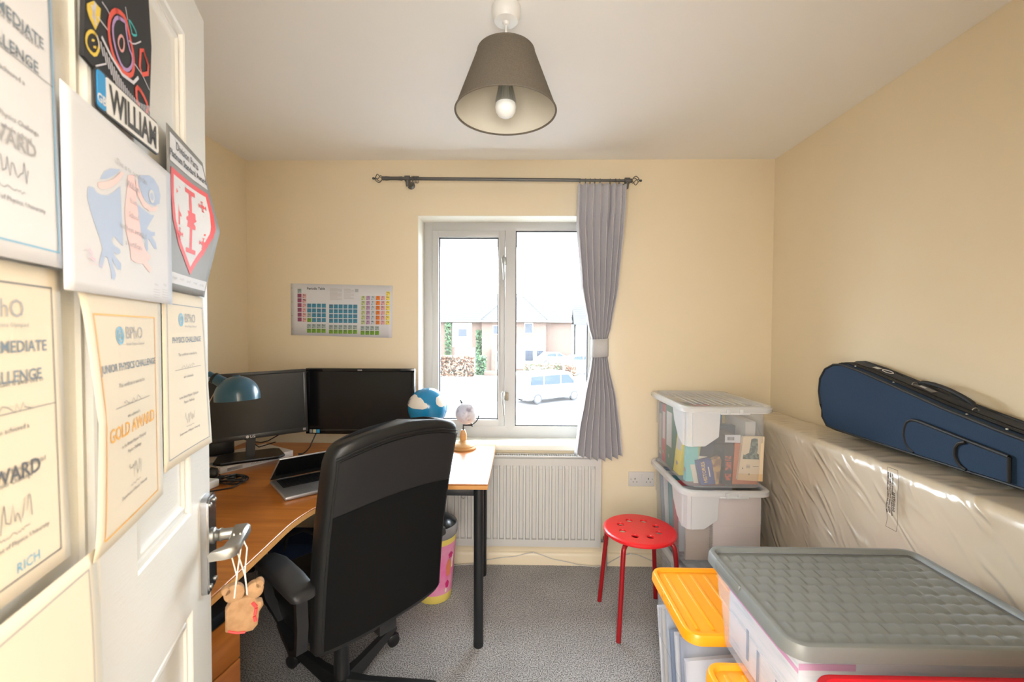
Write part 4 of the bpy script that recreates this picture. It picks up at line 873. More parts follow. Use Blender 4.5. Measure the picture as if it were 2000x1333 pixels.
cl = thing('ball_lamp', 'blue ball shaped lamp painted with white clouds behind the office chair', 'lamp', (-.460, 2.170, .73))
CC, CR = Vector((-.460, 2.170, 1.013)), .0975
MB().lathe([(.032, -.100), (.034, -.092)]+[(CR*math.cos(a), CR*math.sin(a)) for a in [R(-69)+i*R(159)/26 for i in range(27)]], CC, 56).build('lamp_body', M('sky_blue_lamp', (.01, .24, .52), .22, coat=.3), cl)
MB().lathe([(.062, -.2825), (.066, -.278), (.060, -.268), (.016, -.258), (.013, -.24), (.013, -.11), (.030, -.101), (0, -.100)], CC, 32).build('lamp_stand', WHITEP, cl)
def cloud(pts, name):
    pts = dens([((x-475)/316, (458-y)/316) for x, y in pts], 3); b = MB()
    cx_ = sum(p[0] for p in pts)/len(pts); cy_ = sum(p[1] for p in pts)/len(pts)
    fn = lambda nx, nz: CC+(Vector((nx, -math.sqrt(max(.0, 1-nx*nx-nz*nz)), nz)).normalized())*(CR+.0008)
    rings = [[(cx_+(x-cx_)*k, cy_+(y-cy_)*k) for x, y in pts] for k in (1, .8, .6, .4, .2, .02)]
    b.loft([[fn(x, y) for x, y in r_] for r_ in rings], False, True); b.build(name, M('lamp_cloud_white', (.82, .78, .72), .3), cl)
cloud([(172, 395), (195, 320), (235, 270), (300, 228), (345, 235), (372, 265), (420, 268), (462, 300), (485, 335), (525, 350), (545, 385), (525, 420), (470, 436), (300, 432), (195, 412)], 'cloud_print')
cloud([(650, 270), (700, 240), (735, 290), (770, 400), (740, 425), (700, 405), (665, 370), (650, 320)], 'cloud_print')
gl = thing('globe', 'small pale moon globe on a turned wooden stand at the window end of the desk', 'globe', (-.318, 2.455, .73))
WD = wood('turned_wood', (.50, .26, .09), (.62, .36, .14), .35, (2, 2, 20))
MB().lathe([(.070, 0), (.073, .004), (.073, .010), (.066, .015), (.067, .020), (.060, .026), (.040, .036), (.022, .043), (.018, .048), (.0195, .056), (.0215, .070), (.018, .090), (.012, .102), (.011, .106), (0, .106)], (-.318, 2.455, .73), 44).build('wooden_stand', WD, gl)
GC, GR = Vector((-.300, 2.455, .930)), .0625
b = MB(); n = 26; ax = Vector((-.42, 0, .91)).normalized(); sd = Vector((.91, 0, .42))
MBL = M('black_meridian', (.012, .014, .013), .35)
b.tube([GC+(GR+.009)*(-ax*math.cos(a)-sd*math.sin(a)*-1) for a in [i*math.pi/n for i in range(n+1)]][0:9], .003, 8)
b.tube([GC+(GR+.009)*(ax*math.cos(a)+Vector((0, 1, 0))*math.sin(a)) for a in [i*math.pi/n for i in range(n+1)]], .0032, 8)
b.tube([GC-ax*(GR+.020), GC-ax*(GR-.005)], .0045, 8).tube([GC+ax*(GR-.004), GC+ax*(GR+.022)], [.006, .003], 8).tube([GC-ax*(GR+.012), (-.318, 2.455, .862), (-.318, 2.455, .832)], .005, 8)
b.build('meridian_arm', MBL, gl)
MB().lathe([(GR*math.cos(a), GR*math.sin(a)) for a in [-math.pi/2+i*math.pi/24 for i in range(25)]], GC, 40, ax).build('moon_ball', noise_mat(M('moon_print', (.62, .61, .65), .3), 24, (.33, .29, .34), .53, .68), gl)

bin_ = thing('waste_bin', 'small pink and yellow printed bin with grey rim and black swing lid under the desk', 'bin', (-.445, 2.27, 0))
PNKM = noise_mat(M('pink_bin_print', (.72, .16, .38), .4), 9, (.72, .30, .45), .40, .62)
bz = lambda z: .088+.030*z/.36
MB().lathe([(bz(.05), .045), (bz(.10), .10), (bz(.2), .20), (bz(.30), .305)], (-.445, 2.27, 0), 48, cap=False).build('printed_wall', PNKM, bin_)
b = MB().lathe([(bz(0)-.003, .001), (bz(0), .004), (bz(.05), .045)], (-.445, 2.27, 0), 48).lathe([(bz(.30), .305), (bz(.34), .335)], (-.445, 2.27, 0), 48, cap=False)
b.build('yellow_band', M('bin_yellow', (.75, .60, .14), .4), bin_)
def binp(a, z, o=.0012): r_ = bz(z)+o; return (-.445+r_*math.cos(a), 2.27+r_*math.sin(a), z)
def spot(b, a0, z0, ra, rz_, n=18, k=0):
    b.poly([binp(a0+ra*math.cos(t_)*(1+k*math.sin(5*t_)), z0+rz_*math.sin(t_)*(1+k*math.sin(5*t_)), .0012+.0004*(k > 0)) for t_ in [2*math.pi*i/n for i in range(n)]])
b = MB(); spot(b, R(-30), .245, .14, .016, k=.2); spot(b, R(-38), .095, .12, .020, k=.1); spot(b, R(10), .12, .10, .02); b.build('magenta_motif', M('bin_magenta', (.55, .02, .16), .4), bin_)
b = MB(); spot(b, R(-36), .18, .16, .045, k=.1); b.build('orange_motif', M('bin_orange', (.70, .22, .10), .4), bin_)
b = MB(); spot(b, R(-22), .205, .09, .035, k=.15); spot(b, R(-42), .065, .06, .012); b.build('cream_motif', M('bin_cream', (.75, .72, .55), .4), bin_)
MB().lathe([(bz(.34), .335), (bz(.34)+.004, .345), (bz(.34)+.006, .385), (bz(.34)+.001, .392), (bz(.34)-.004, .390)], (-.445, 2.27, 0), 48, cap=False).build('grey_rim', M('bin_grey', (.32, .31, .32), .25, .3), bin_)
MB().lathe([(bz(.34)-.004, .388), (bz(.34)-.008, .396), (.085, .415), (.05, .432), (0, .440)], (-.445, 2.27, 0), 40).build('swing_lid', M('bin_black_lid', (.012, .014, .016), .25), bin_)
ub = thing('storage_bag', 'dark blue bag standing in the shade under the desk', 'bag', (-1.05, 2.2, 0))
MB().loft([[(x, y, z) for x, y in rrect(-1.05, 2.2, .20*k, .11*k, .04)] for z, k in ((.001, .96), (.02, 1), (.20, 1.02), (.32, .97), (.34, .85))]).build('bag_body', M('navy_cloth', (.008, .022, .07), .8), ub)
MB().tube([(-1.15, 2.10, .31), (-1.13, 2.09, .39), (-1.05, 2.09, .42), (-.97, 2.09, .39), (-.95, 2.10, .31)], .008, 8).build('bag_handle', BLACKM, ub)

# ------------------------------------------------------------------ red stool
st = thing('stool', 'round red metal stool with holes in the seat and four tubular legs', 'stool', (.583, 2.105, 0), R(6))
REDP = M('red_plastic_seat', (.72, .018, .022), .32); REDL = M('red_leg_enamel', (.30, .004, .008), .32)
SR, n = .172, 72
cent = [(.092*math.cos(2*math.pi*k/8+.2), .092*math.sin(2*math.pi*k/8+.2)) for k in range(8)]
b = MB()
# seat: outline with eight round holes, cut as a triangulated disc
bm = bmesh.new(); hr = .0175
def ring(cx, cy, r_, m, z): return [bm.verts.new((cx+r_*math.cos(2*math.pi*i/m), cy+r_*math.sin(2*math.pi*i/m), z)) for i in range(m)]
E_ = []
for c_, r_, m in [((0, 0), SR-.012, n)]+[(c, hr, 20) for c in cent]:
    vs = ring(c_[0], c_[1], r_, m, 0); E_ += [bm.edges.new((vs[i], vs[(i+1) % m])) for i in range(m)]
bmesh.ops.triangle_fill(bm, edges=E_, use_beauty=True, use_dissolve=False)
bm.verts.index_update(); top = [(v.co.x, v.co.y) for v in bm.verts]
fcs = [[v.index for v in f.verts] for f in bm.faces if all(math.hypot(f.calc_center_median().x-c[0], f.calc_center_median().y-c[1]) > hr*.8 for c in cent)]; bm.free()
zt, zb = .445, .436
dish = lambda x, y: zt-.0045*max(0, 1-math.hypot(x, y)/.12)**.8
b.add([(x, y, dish(x, y)) for x, y in top], fcs); b.add([(x, y, zb) for x, y in top], [f[::-1] for f in fcs])
b.lathe([(SR-.012, zt), (SR-.006, zt-.001), (SR-.001, zt-.005), (SR, zt-.010), (SR-.002, zt-.017), (SR-.006, zt-.020), (SR-.008, zt-.016), (SR-.012, zb)], (0, 0, 0), n, cap=False)
for c in cent: b.lathe([(hr, zt-.0008), (hr-.001, zt-.003), (hr-.001, zb)], (c[0], c[1], 0), 20, cap=False)
b.build('seat', REDP, st, local=True, smooth=35)
for k in range(4):
    a = R(45+90*k); c, s_ = math.cos(a), math.sin(a)
    pts = [(c*.03, s_*.03, .4215), (c*.146, s_*.146, .4175)]+[(c*(.146+.026*math.sin(q)), s_*(.146+.026*math.sin(q)), .3915+.026*math.cos(q)) for q in [R(18*i) for i in range(1, 5)]]+[(c*.1735, s_*.1735, .380), (c*.212, s_*.212, .004)]
    lg = MB().tube(pts, .0108, 16).build('leg', REDL, st, local=True)
    MB().tube([(c*.2118, s_*.2118, .006), (c*.2125, s_*.2125, 0)], .0113, 14).build('foot_cap', M('dark_red_cap', (.25, .01, .015), .5), lg, local=True)
MB().lathe([(.035, .415), (.035, .434)], (0, 0, 0), 24).build('leg_hub', REDL, st, local=True)

# ------------------------------------------------------------------ clear storage boxes in the right hand corner
CLR = clear('clear_polypropylene', (.82, .85, .88), .25, .22, (.97, .98, 1)); CLRIM = clear('clear_rim_polypropylene', (.84, .86, .88), .62, .25, (.97, .98, 1))
FROST = clear('frosted_grip', (.80, .82, .85), .68, .3); CLID = clear('clear_lid_polypropylene', (.82, .82, .80), .40, .2)
def crate_body(cx, cy, hx, hy, z0, z1, tap, r=.05, n=6):
    b = MB(); rr = []
    for z, i in ((z0, tap+.006), (z0+.008, tap), (z0+(z1-z0)*.55, tap*.55), (z0+(z1-z0)*.56, tap*.55-.004), (z1, 0)): rr.append([(x, y, z) for x, y in rrect(cx, cy, hx-i, hy-i, r, n)])
    return b.loft(rr, True, False)
def crate_rim(b, cx, cy, hx, hy, z1, out, down, r=.05, n=6):
    pr_ = [(0, z1-down*.6), (0, z1-.001), (out*.35, z1+.002), (out*.8, z1), (out, z1-.005), (out, z1-down), (out-.003, z1-down), (out-.003, z1-.008), (.002, z1-.006)]
    return b.loft([[(x, y, z) for x, y in rrect(cx, cy, hx+o, hy+o, r+o*.6, n)] for o, z in pr_], False, False)
def clear_crate(label, z0, z1, lid):
    cx, cy, hx, hy = .972, 2.300, .187, .252
    t_ = thing('storage_box', label, 'storage box', (cx, cy, z0), group=None)
    crate_body(cx, cy, hx, hy, z0+.002, z1, .008).build('box_body', CLR, t_)
    crate_rim(MB(), cx, cy, hx, hy, z1, .024, .024).build('rim', CLRIM, t_)
    h = z1-z0
    if lid:
        b = MB(); b.loft([[(x, y, z) for x, y in rrect(cx, cy, hx+o, hy+o, .055, 6)] for o, z in ((.026, z1-.020), (.028, z1-.004), (.022, z1+.006), (.008, z1+.008), (0, z1+.002))], False, True)
        for k in range(9): x = cx-.13+k*.0325; b.bx(x-.004, x+.004, cy-.20, cy+.20, z1+.002, z1+.0045, .001)
        b.build('lid', CLID, t_)
    fy, fx = cy-hy-.0015, cx-hx-.0015; zt_ = z1-.024
    b = MB(); fr = [(.806, 0), (.930, 0), (.924, -.115), (.862, -.160), (.806, -.162)]
    b.loft([[(x, fy+(-.012 if k == 0 else -.001)+(.002*-1), zt_+z*kk) for x, z in fr] for k, kk in ((1, 1), (0, .97))])
    sd_ = [(2.215, 0), (2.10, 0), (2.085, -.162), (2.14, -.128), (2.19, -.07)]
    b.loft([[(fx+(-.010 if k == 0 else -.001), y, zt_+z) for y, z in [(2.215, 0), (2.075, 0), (2.075, -.160), (2.14, -.13), (2.195, -.06)]] for k in (1, 0)])
    q_ = [(.806, fy-.002), (.790, fy+.004), (fx-.001+.004, 2.062), (fx-.002, 2.076)]
    b.loft([[(x, y, zt_-.162+.162*i/3) for x, y in q_] for i in range(4)], False, False, closed=False)
    b.build('grip_panel', FROST, t_)
    b = MB()
    for x in (.952, 1.010): b.bx(x, x+.018, fy-.030, fy-.022, z1-.028, z1-.004, .002)
    b.bx(.925, 1.060, fy-.0285, fy-.024, z1-.030, z1-.020, .002)
    b.build('clip_tab', CLRIM, t_)
    return t_
clear_crate('topmost clear plastic box in the corner, holding files and books, with a clear lid', .660, 1.045, True)
clear_crate('middle clear plastic box in the corner stack, holding sketchbooks and paper', .268, .655, False)
clear_crate('lowest clear plastic box in the corner stack, standing on the carpet', .0, .262, False)
def book(name, label, cat, pts, y0, y1, mat, group=None, z=None):
    b = MB().prism(pts, lambda a, c, t_: (a, t_, c), y0, y1); return tag(b.build(name, mat, smooth=0), label, cat, group)
GRPf = 'ring binders in the top clear box'
def binder(y0, y1, z0, z1, col, label, lean=0, lab=None, labcol=(.60, .58, .55), x1=1.05):
    x0 = .806
    o = thing('ring_binder', label, 'binder', (x0, y0, z0))
    m_ = M('binder_'+label.split()[0]+'%d' % int(y0*100), col, .45)
    MB().loft([[(x0, y0, z0), (x0, y1, z0), (x0, y1+lean, z1), (x0, y0+lean, z1)], [(x1, y0, z0), (x1, y1, z0), (x1, y1+lean, z1-.0), (x1, y0+lean, z1)]]).build('cover', m_, o, smooth=0)
    w_ = y1-y0
    if lab:
        a, c = lab; f_ = lambda z: lean*(z-z0)/(z1-z0)
        MB().poly([(x0-.001, y0+w_*.15+f_(a), a), (x0-.001, y1-w_*.15+f_(a), a), (x0-.001, y1-w_*.15+f_(c), c), (x0-.001, y0+w_*.15+f_(c), c)]).build('spine_label', M('spine_label', labcol, .6), o)
    zz = z0+.055; MB().lathe([(.011, 0), (.011, .0012), (.007, .0015)], (x0-.0005, (y0+y1)/2+lean*.2, zz), 18, (-1, 0, 0)).build('finger_hole', STEEL, o)
    return o
FZ = .672
binder(2.475, 2.530, FZ, .99, (.22, .25, .33), 'grey blue ring binder with a long white label, furthest back in the top box', lab=(.70, .93))
binder(2.415, 2.472, FZ, .99, (.50, .05, .08), 'red ring binder with a narrow white label in the top clear box', lab=(.80, .95))
binder(2.300, 2.412, FZ, 1.00, (.04, .16, .10), 'dark green wide ring binder with a white label in the top clear box', lab=(.78, .965), x1=.925)
binder(2.205, 2.290, FZ, .88, (.80, .66, .03), 'yellow ring binder leaning in the top clear box', lean=-.055, lab=(.80, .87), x1=.895)
binder(2.116, 2.150, FZ, .862, (.16, .55, .52), 'turquoise folder standing in front of the yellow binder in the top clear box', lean=-.02, x1=.86)
bh = book('paperback_book', 'small blue paperback with HISTORIES on its cover in the top clear box', 'book', [(.842, .780), (.912, .792), (.934, .674), (.866, .666)], 2.082, 2.106, M('histories_blue', (.05, .075, .24), .45))
d_ = Vector((.060, 0, .013)).normalized(); u_ = Vector((-.022, 0, .114)).normalized(); o_ = Vector((.866, 2.0805, .666))
MB().text('HISTORIES', .0235, lambda x, y: o_+u_*(.007+x*.93)+d_*(.033-y), 'LEFT', .0004).build('cover_lettering', M('histories_yellow', (.75, .50, .16), .5), bh)
MB().poly([o_+u_*a+d_*c for a, c in ((.032, .046), (.080, .046), (.080, .051), (.032, .051))]).build('subtitle_lettering', M('subtitle_cream', (.75, .62, .5), .5), bh)
book('page_edge', 'cream paperback standing on end behind the small blue book', 'book', [(.818, .782), (.836, .800), (.905, .795), (.840, .779), (.864, .667), (.842, .667)], 2.107, 2.112, CREAMP)
book('paperback_book', 'brown gold paperback between the blue and the black book in the clear box', 'book', [(.915, .786), (.954, .803), (.962, .784), (.950, .672), (.936, .670)], 2.084, 2.115, noise_mat(M('brown_cover', (.22, .11, .05), .5), 40, (.50, .30, .10), .45, .6))
bk = book('hardback_book', 'tall black book with red pictures on its spine and a white barcode label', 'book', [(.976, .908), (1.022, .908), (1.012, .672), (.962, .672), (.977, .815)], 2.086, 2.200, M('black_cover', (.02, .022, .025), .4))
b = MB()
for z0, z1 in ((.690, .722), (.736, .778), (.784, .806)): b.bx(.979, 1.008, 2.0845, 2.0862, z0, z1, 0)
b.build('spine_picture', noise_mat(M('spine_picture_red', (.55, .10, .04), .5), 60, (.10, .05, .04), .45, .55), bk)
lb_ = MB().poly([(.976, 2.0838, .908), (1.050, 2.0838, .908), (1.049, 2.0838, .870), (.976, 2.0838, .872)]).build('barcode_label', PAPER, bk)
b = MB(); xk = .986; rg = random.Random(3)
while xk < 1.018: w_ = rg.choice((.0008, .0014, .002)); b.bx(xk, xk+w_, 2.0832, 2.0836, .882, .898, 0); xk += w_+rg.choice((.0008, .0014))
b.build('barcode', INK, lb_)
book('paperback_book', 'orange brown book behind the cream landscape book in the clear box', 'book', [(1.024, .868), (1.075, .868), (1.136, .672), (1.013, .672)], 2.084, 2.120, M('orange_cover', (.56, .17, .06), .5))
bb_ = book('paperback_book', 'cream paperback with a small dark tree picture at the front of the clear box', 'book', [(1.052, .905), (1.150, .905), (1.144, .694), (1.028, .700)], 2.062, 2.080, M('cream_cover', (.80, .66, .46), .5))
MB().poly([(1.028, 2.0612, .700), (1.144, 2.0612, .694), (1.145, 2.0612, .728), (1.031, 2.0612, .732)]).build('cover_band', M('tan_band', (.74, .52, .28), .5), bb_)
rg = random.Random(8)
tp = [(1.050, .800), (1.052, .822), (1.060, .819), (1.068, .824), (1.078, .829), (1.084, .860), (1.088, .893), (1.100, .898), (1.118, .896), (1.120, .860), (1.116, .828), (1.124, .822), (1.126, .798)]
MB().poly([(x, 2.0610, z) for x, z in tp]).build('cover_picture', noise_mat(M('tree_picture', (.04, .07, .06), .6), 70, (.20, .26, .20), .45, .6), bb_)
b = MB()
for k in range(3): b.bx(1.066, 1.084, 2.0606, 2.0609, .770-k*.006, .772-k*.006, 0)
b.bx(1.098, 1.124, 2.0606, 2.0609, .764, .766, 0).bx(1.048, 1.052, 2.0606, 2.0609, .752, .760, 0).bx(1.078, 1.082, 2.0606, 2.0609, .724, .732, 0).build('cover_lettering', INK, bb_)
book('box_file', 'dark navy file behind the books in the top clear box', 'folder', [(.902, .672), (.902, .84), (.940, .918), (.975, .930), (1.086, .926), (1.086, .672)], 2.21, 2.25, M('navy_file', (.02, .035, .065), .35))
book('card_folder', 'bright blue folder near the back of the top clear box', 'folder', [(.93, .672), (.93, .985), (1.06, .99), (1.06, .672)], 2.30, 2.33, noise_mat(M('blue_folder', (.04, .25, .40), .4), 12, (.20, .12, .22), .5, .65))
book('card_folder', 'thin yellow folder behind the bright blue one', 'folder', [(1.0, .672), (1.0, .975), (1.09, .985), (1.12, .672)], 2.34, 2.35, M('pale_yellow_folder', (.72, .58, .18), .5))
book('paper_pile', 'pale papers standing at the right of the top clear box', 'papers', [(1.10, .672), (1.10, .96), (1.15, .96), (1.14, .672)], 2.14, 2.50, M('pale_papers', (.62, .60, .56), .7))
# middle box contents
sk = thing('sketchbook', 'large pale pink spiral sketchbook standing in the middle clear box', 'sketchbook', (1.03, 2.085, .28))
MB().bx(.925, 1.150, 2.080, 2.092, .285, .640, .002).build('cover', M('pale_pink_card', (.78, .66, .62), .6), sk)
b = MB()
for k in range(30): z = .295+k*.0115; b.tube([(.918+.006*math.cos(a), 2.086+.009*math.sin(a), z) for a in [i*math.pi/4 for i in range(8)]], .0011, 5, closed=True)
b.build('spiral_binding', M('binding_wire', (.25, .22, .22), .4, .5), sk)
for i, (y, c, nm, lb2, tl) in enumerate(((2.12, (.56, .42, .32), 'brown card folder', 'brown card folder upright behind the sketchbook', .0), (2.20, (.55, .58, .62), 'grey folder', 'grey plastic folder leaning in the middle clear box', .02), (2.27, (.55, .10, .12), 'red folder', 'thin red folder leaning in the middle clear box', .03), (2.33, (.12, .35, .42), 'teal folder', 'teal folder leaning in the middle clear box', .05), (2.40, (.70, .70, .72), 'white folder', 'white folder at the back of the middle clear box', .06), (2.46, (.30, .36, .45), 'blue grey folder', 'blue grey folder furthest back in the middle clear box', .06))):
    b = MB().loft([[(.812, y, .285), (.812, y+.012, .285), (.812, y+.012+tl, .61), (.812, y+tl, .61)], [(1.08, y, .285), (1.08, y+.012, .285), (1.08, y+.012+tl, .61), (1.08, y+tl, .61)]])
    tag(b.build('card_folder', M('folder_%d' % i, c, .5), smooth=0), lb2, 'folder')
tag(MB().bx(.82, 1.12, 2.08, 2.50, .010, .20, .01).build('paper_pile', noise_mat(M('mixed_papers', (.55, .56, .60), .7), 18, (.30, .32, .36), .45, .6, stretch=(1, 1, 14))), 'stack of papers inside the lowest clear box', 'papers')

# ------------------------------------------------------------------ mattress and violin case
ma = thing('mattress', 'mattress in a crinkled clear plastic bag standing on its long edge against the wall', 'mattress', (1.34, 1.45, 0))
FILM = M('wrapped_cream_ticking', (.60, .53, .42), .20, coat=1)
nt = FILM.node_tree; bs = nt.nodes['Principled BSDF']; bs.inputs['Coat Roughness'].default_value = .16; bs.inputs['Roughness'].default_value = .42
tc = N(FILM, 'ShaderNodeTexCoord'); mp = N(FILM, 'ShaderNodeMapping'); mp.inputs['Rotation'].default_value = (R(47), 0, 0); mp2 = N(FILM, 'ShaderNodeMapping'); mp2.inputs['Scale'].default_value = (3.2, 9, 3.0); nt.links.new(mp.outputs[0], mp2.inputs[0])
n1 = N(FILM, 'ShaderNodeTexNoise'); n1.inputs['Scale'].default_value = 1.6; n1.inputs['Detail'].default_value = 7; n1.inputs['Distortion'].default_value = 1.4
n1.noise_type = 'RIDGED_MULTIFRACTAL'
b1 = N(FILM, 'ShaderNodeBump'); b1.inputs['Strength'].default_value = .75; b1.inputs['Distance'].default_value = .014
nt.links.new(tc.outputs['Object'], mp.inputs[0]); nt.links.new(mp2.outputs[0], n1.inputs['Vector']); nt.links.new(n1.outputs[0], b1.inputs['Height']); nt.links.new(b1.outputs[0], bs.inputs['Normal']); nt.links.new(b1.outputs[0], bs.inputs['Coat Normal'])
from mathutils import noise as MN
def mring(y, k=1):
    pts = rrect(1.347, .478, .120*k, .474*k+.0*(1-k), .035*k, 7); L_ = []
    # resample the long side so creases have something to bend
    P = []
    for (a, c) in zip(pts, pts[1:]+pts[:1]):
        m_ = 16 if abs(a[1]-c[1]) > .3 else (5 if abs(a[0]-c[0]) > .08 else 1)
        for i in range(m_): P.append((a[0]+(c[0]-a[0])*i/m_, a[1]+(c[1]-a[1])*i/m_))
    for x, z in P:
        q = MN.noise(Vector((x*3, y*2.2+z*1.6, z*2.4)))*.012+MN.noise(Vector((x*9, y*7-z*6, z*6)))*.004
        sx = -1 if x < 1.347 else .0
        L_.append((x+sx*q, y, max(.001, z+(q*.6 if z > .9 else 0))))
    return L_
ys = [2.47-i*.02 for i in range(96)]
b = MB().loft([mring(2.482, .93), mring(2.478, .98)]+[mring(y) for y in ys]+[mring(ys[-1]-.008, .98), mring(ys[-1]-.012, .93)]); b.build('wrapped_mattress', FILM, ma, smooth=60)
wx_ = 1.216
b = MB(); zz0, zz1, yy0, yy1 = .712, .925, 1.512, 1.555
def wl(y, z): return (wx_-.004+.0015*math.sin(z*90), y+.0015*math.sin(z*70+y*30), z)
def wline(p, q, t_, n=14):
    for i in range(n):
        a = Vector(p).lerp(Vector(q), i/n); c = Vector(p).lerp(Vector(q), (i+1)/n); d = (c-a).normalized(); nn = Vector((-d.y, d.x))*t_/2
        b.poly([wl(*(a+nn)), wl(*(a-nn)), wl(*(c-nn)), wl(*(c+nn))])
sc_ = lambda d: (1.216-.004)/1.3
K = 1.212/1.3
y0_, y1_ = 1.512*K, 1.556*K; ZT_, ZB2 = 1.4-(1.4-.925)*K, 1.4-(1.4-.713)*K
for p, q in (((y0_, ZT_), (y0_, ZB2)), ((y1_, ZT_), (y1_, ZB2)), ((y0_, ZT_), (y1_, ZT_)), ((y0_, ZB2), (y1_, ZB2))): wline(p, q, .0014)
for i, (t_, s_) in enumerate((('WARNING', .013), ('TO AVOID DANGER OF SUFFOCATION', .0078), ('KEEP THIS PLASTIC BAG AWAY FROM', .0078), ('BABIES AND CHILDREN. DO NOT USE', .0078))):
    b.text(t_, s_, lambda x, y, i=i: wl(y0_+.010+i*.0088+(-y if False else y*.9), ZT_-.016-x if i else ZT_-.075-x), 'LEFT', .0006, 1, 1)
b.build('warning_print', M('dark_brown_print', (.07, .045, .03), .5), ma, smooth=0)

vc = thing('violin_case', 'long blue fabric violin case with black piping lying on top of the wrapped mattress', 'violin case', (1.40, 1.6, .97))
NAVY = noise_mat(M('navy_case_fabric', (.008, .031, .080), .8), 500, (.011, .040, .095), .4, .6, .3, .0006)
NAVY2 = noise_mat(M('dark_navy_case_fabric', (.028, .036, .055), .7), 500, (.036, .046, .068), .4, .6, .3, .0006)
PIP = M('black_piping', (.010, .010, .011), .55)
fx_ = lambda z: 1.362-.018*(z-.97)/.28      # front face leans a little
vt = [(1.99, 1.075), (1.997, 1.13), (1.985, 1.19), (1.95, 1.235), (1.90, 1.258), (1.85, 1.262), (1.75, 1.243), (1.60, 1.205), (1.42, 1.158), (1.25, 1.122), (1.16, 1.106), (1.03, 1.09)]
vb = [(1.03, .975), (1.19, .978), (1.5, .978), (1.90, .980), (1.955, .985), (1.982, 1.02)]
prof_ = vt+vb
def vp(y, z, t_): return (fx_(z)+t_, y, z+.012*min(1, max(0, t_/.1))*(1 if z > 1.05 else 0))
b = MB(); n = len(prof_)
cyc, czc = 1.5, 1.07
def vring(t_, k): return [vp(cyc+(y-cyc)*k, czc+(z-czc)*k, t_) for y, z in prof_]
b.loft([vring(.0, .985), vring(.004, 1), vring(.040, 1)], True, False).build('front_shell', NAVY, vc, smooth=40)
MB().loft([vring(.040, 1), vring(.100, 1), vring(.104, .985)], False, True).build('lid_shell', NAVY2, vc, smooth=40)
b = MB()
for t_, k in ((.002, 1.0), (.101, 1.0)): b.tube(vring(t_, k), .0052, 8, closed=True)
b.build('piping', PIP, vc)
b = MB()
def tl(t_, i0, i1, lift, w_): 
    return [vp(y, z+lift, t_) for y, z in vt[i0:i1]]
for t_, r_ in ((.038, .0035), (.052, .0025), (.030, .0025)): b.tube(tl(t_, 2, 12, .003, 0), r_, 6)
b.build('zip', PIP, vc)
STUD = M('stud_steel', (.5, .5, .48), .3, .8)
for y, z in ((1.36, 1.143), (1.25, 1.122), (1.14, 1.103), (1.62, 1.210), (1.80, 1.254)): MB().lathe([(.0035, 0), (.003, .003), (0, .004)], vp(y, z+.003, .020), 10).build('metal_stud', STUD, vc)
hy_ = lambda y: (vt[7][1]+(y-1.60)*(1.205-1.158)/.18)
b = MB(); pts = []
for i in range(15):
    q = i/14; y = 1.58-.20*q; pts.append((1.362+.060, y, hy_(y)+.016+.022*math.sin(math.pi*q)**.5))
b.tube(pts, [.004]+[.0075]*13+[.004], 10); b.build('carry_handle', BLACKM, vc)
for y in (1.585, 1.375): MB().tube([(1.412+.010*math.cos(a), y, hy_(y)+.012+.008*math.sin(a)) for a in [i*math.pi/6 for i in range(12)]], .0018, 6, closed=True).build('handle_ring', STEEL, vc)
b = MB(); b.poly([vp(y, hy_(y)+.0045, t_) for y, t_ in ((1.585, .058), (1.515, .058), (1.515, .080), (1.585, .080))]); tg = b.build('name_pocket', M('clear_pocket', (.16, .17, .19), .15), vc)
b = MB(); b.poly([vp(y, hy_(y)+.0058, t_) for y, t_ in ((1.570, .063), (1.545, .063), (1.545, .075), (1.570, .075))]); b.build('name_card', PAPER, tg)
b = MB(); b.poly([vp(y, z+.004, t_) for y, z, t_ in ((1.775, 1.2475, .066), (1.745, 1.2415, .066), (1.745, 1.2415, .084), (1.775, 1.2475, .084))]); b.build('badge_patch', M('white_patch', (.6, .6, .6), .6), vc)
b = MB(); b.tube([vp(1.71+.022*math.cos(a), 1.2335+.0055*math.cos(a)+.005, .075+.010*math.sin(a)) for a in [i*math.pi/10 for i in range(20)]], .0014, 5, closed=True); b.build('badge_ring', WHITEP, vc)
# pocket on the front face
pk = [(1.516, .988), (1.535, .998), (1.547, 1.015), (1.551, 1.040), (1.547, 1.068), (1.537, 1.088), (1.520, 1.098), (1.50, 1.100), (1.36, 1.078), (1.222, 1.058), (1.222, .985), (1.36, .983), (1.505, .984)]
def vf(y, z, o): return (fx_(z)-o, y, z)
MB().loft([[vf(y, z, .001) for y, z in pk], [vf(1.38+(y-1.38)*.98, 1.035+(z-1.035)*.96, .010) for y, z in pk]]).build('front_pocket', NAVY, vc, smooth=30)
b = MB(); b.tube([vf(y, z, .007) for y, z in pk[0:10]], .0056, 8).tube([vf(1.222, 1.058, .007), vf(1.224, .985, .007)], .0045, 8)
b.tube([vf(1.335, .985, .012), vf(1.352, .992, .012), vf(1.364, 1.006, .012), vf(1.369, 1.024, .012), vf(1.366, 1.045, .012), vf(1.356, 1.060, .012), vf(1.335, 1.070, .012)], .0050, 8); b.build('pocket_piping', PIP, vc)

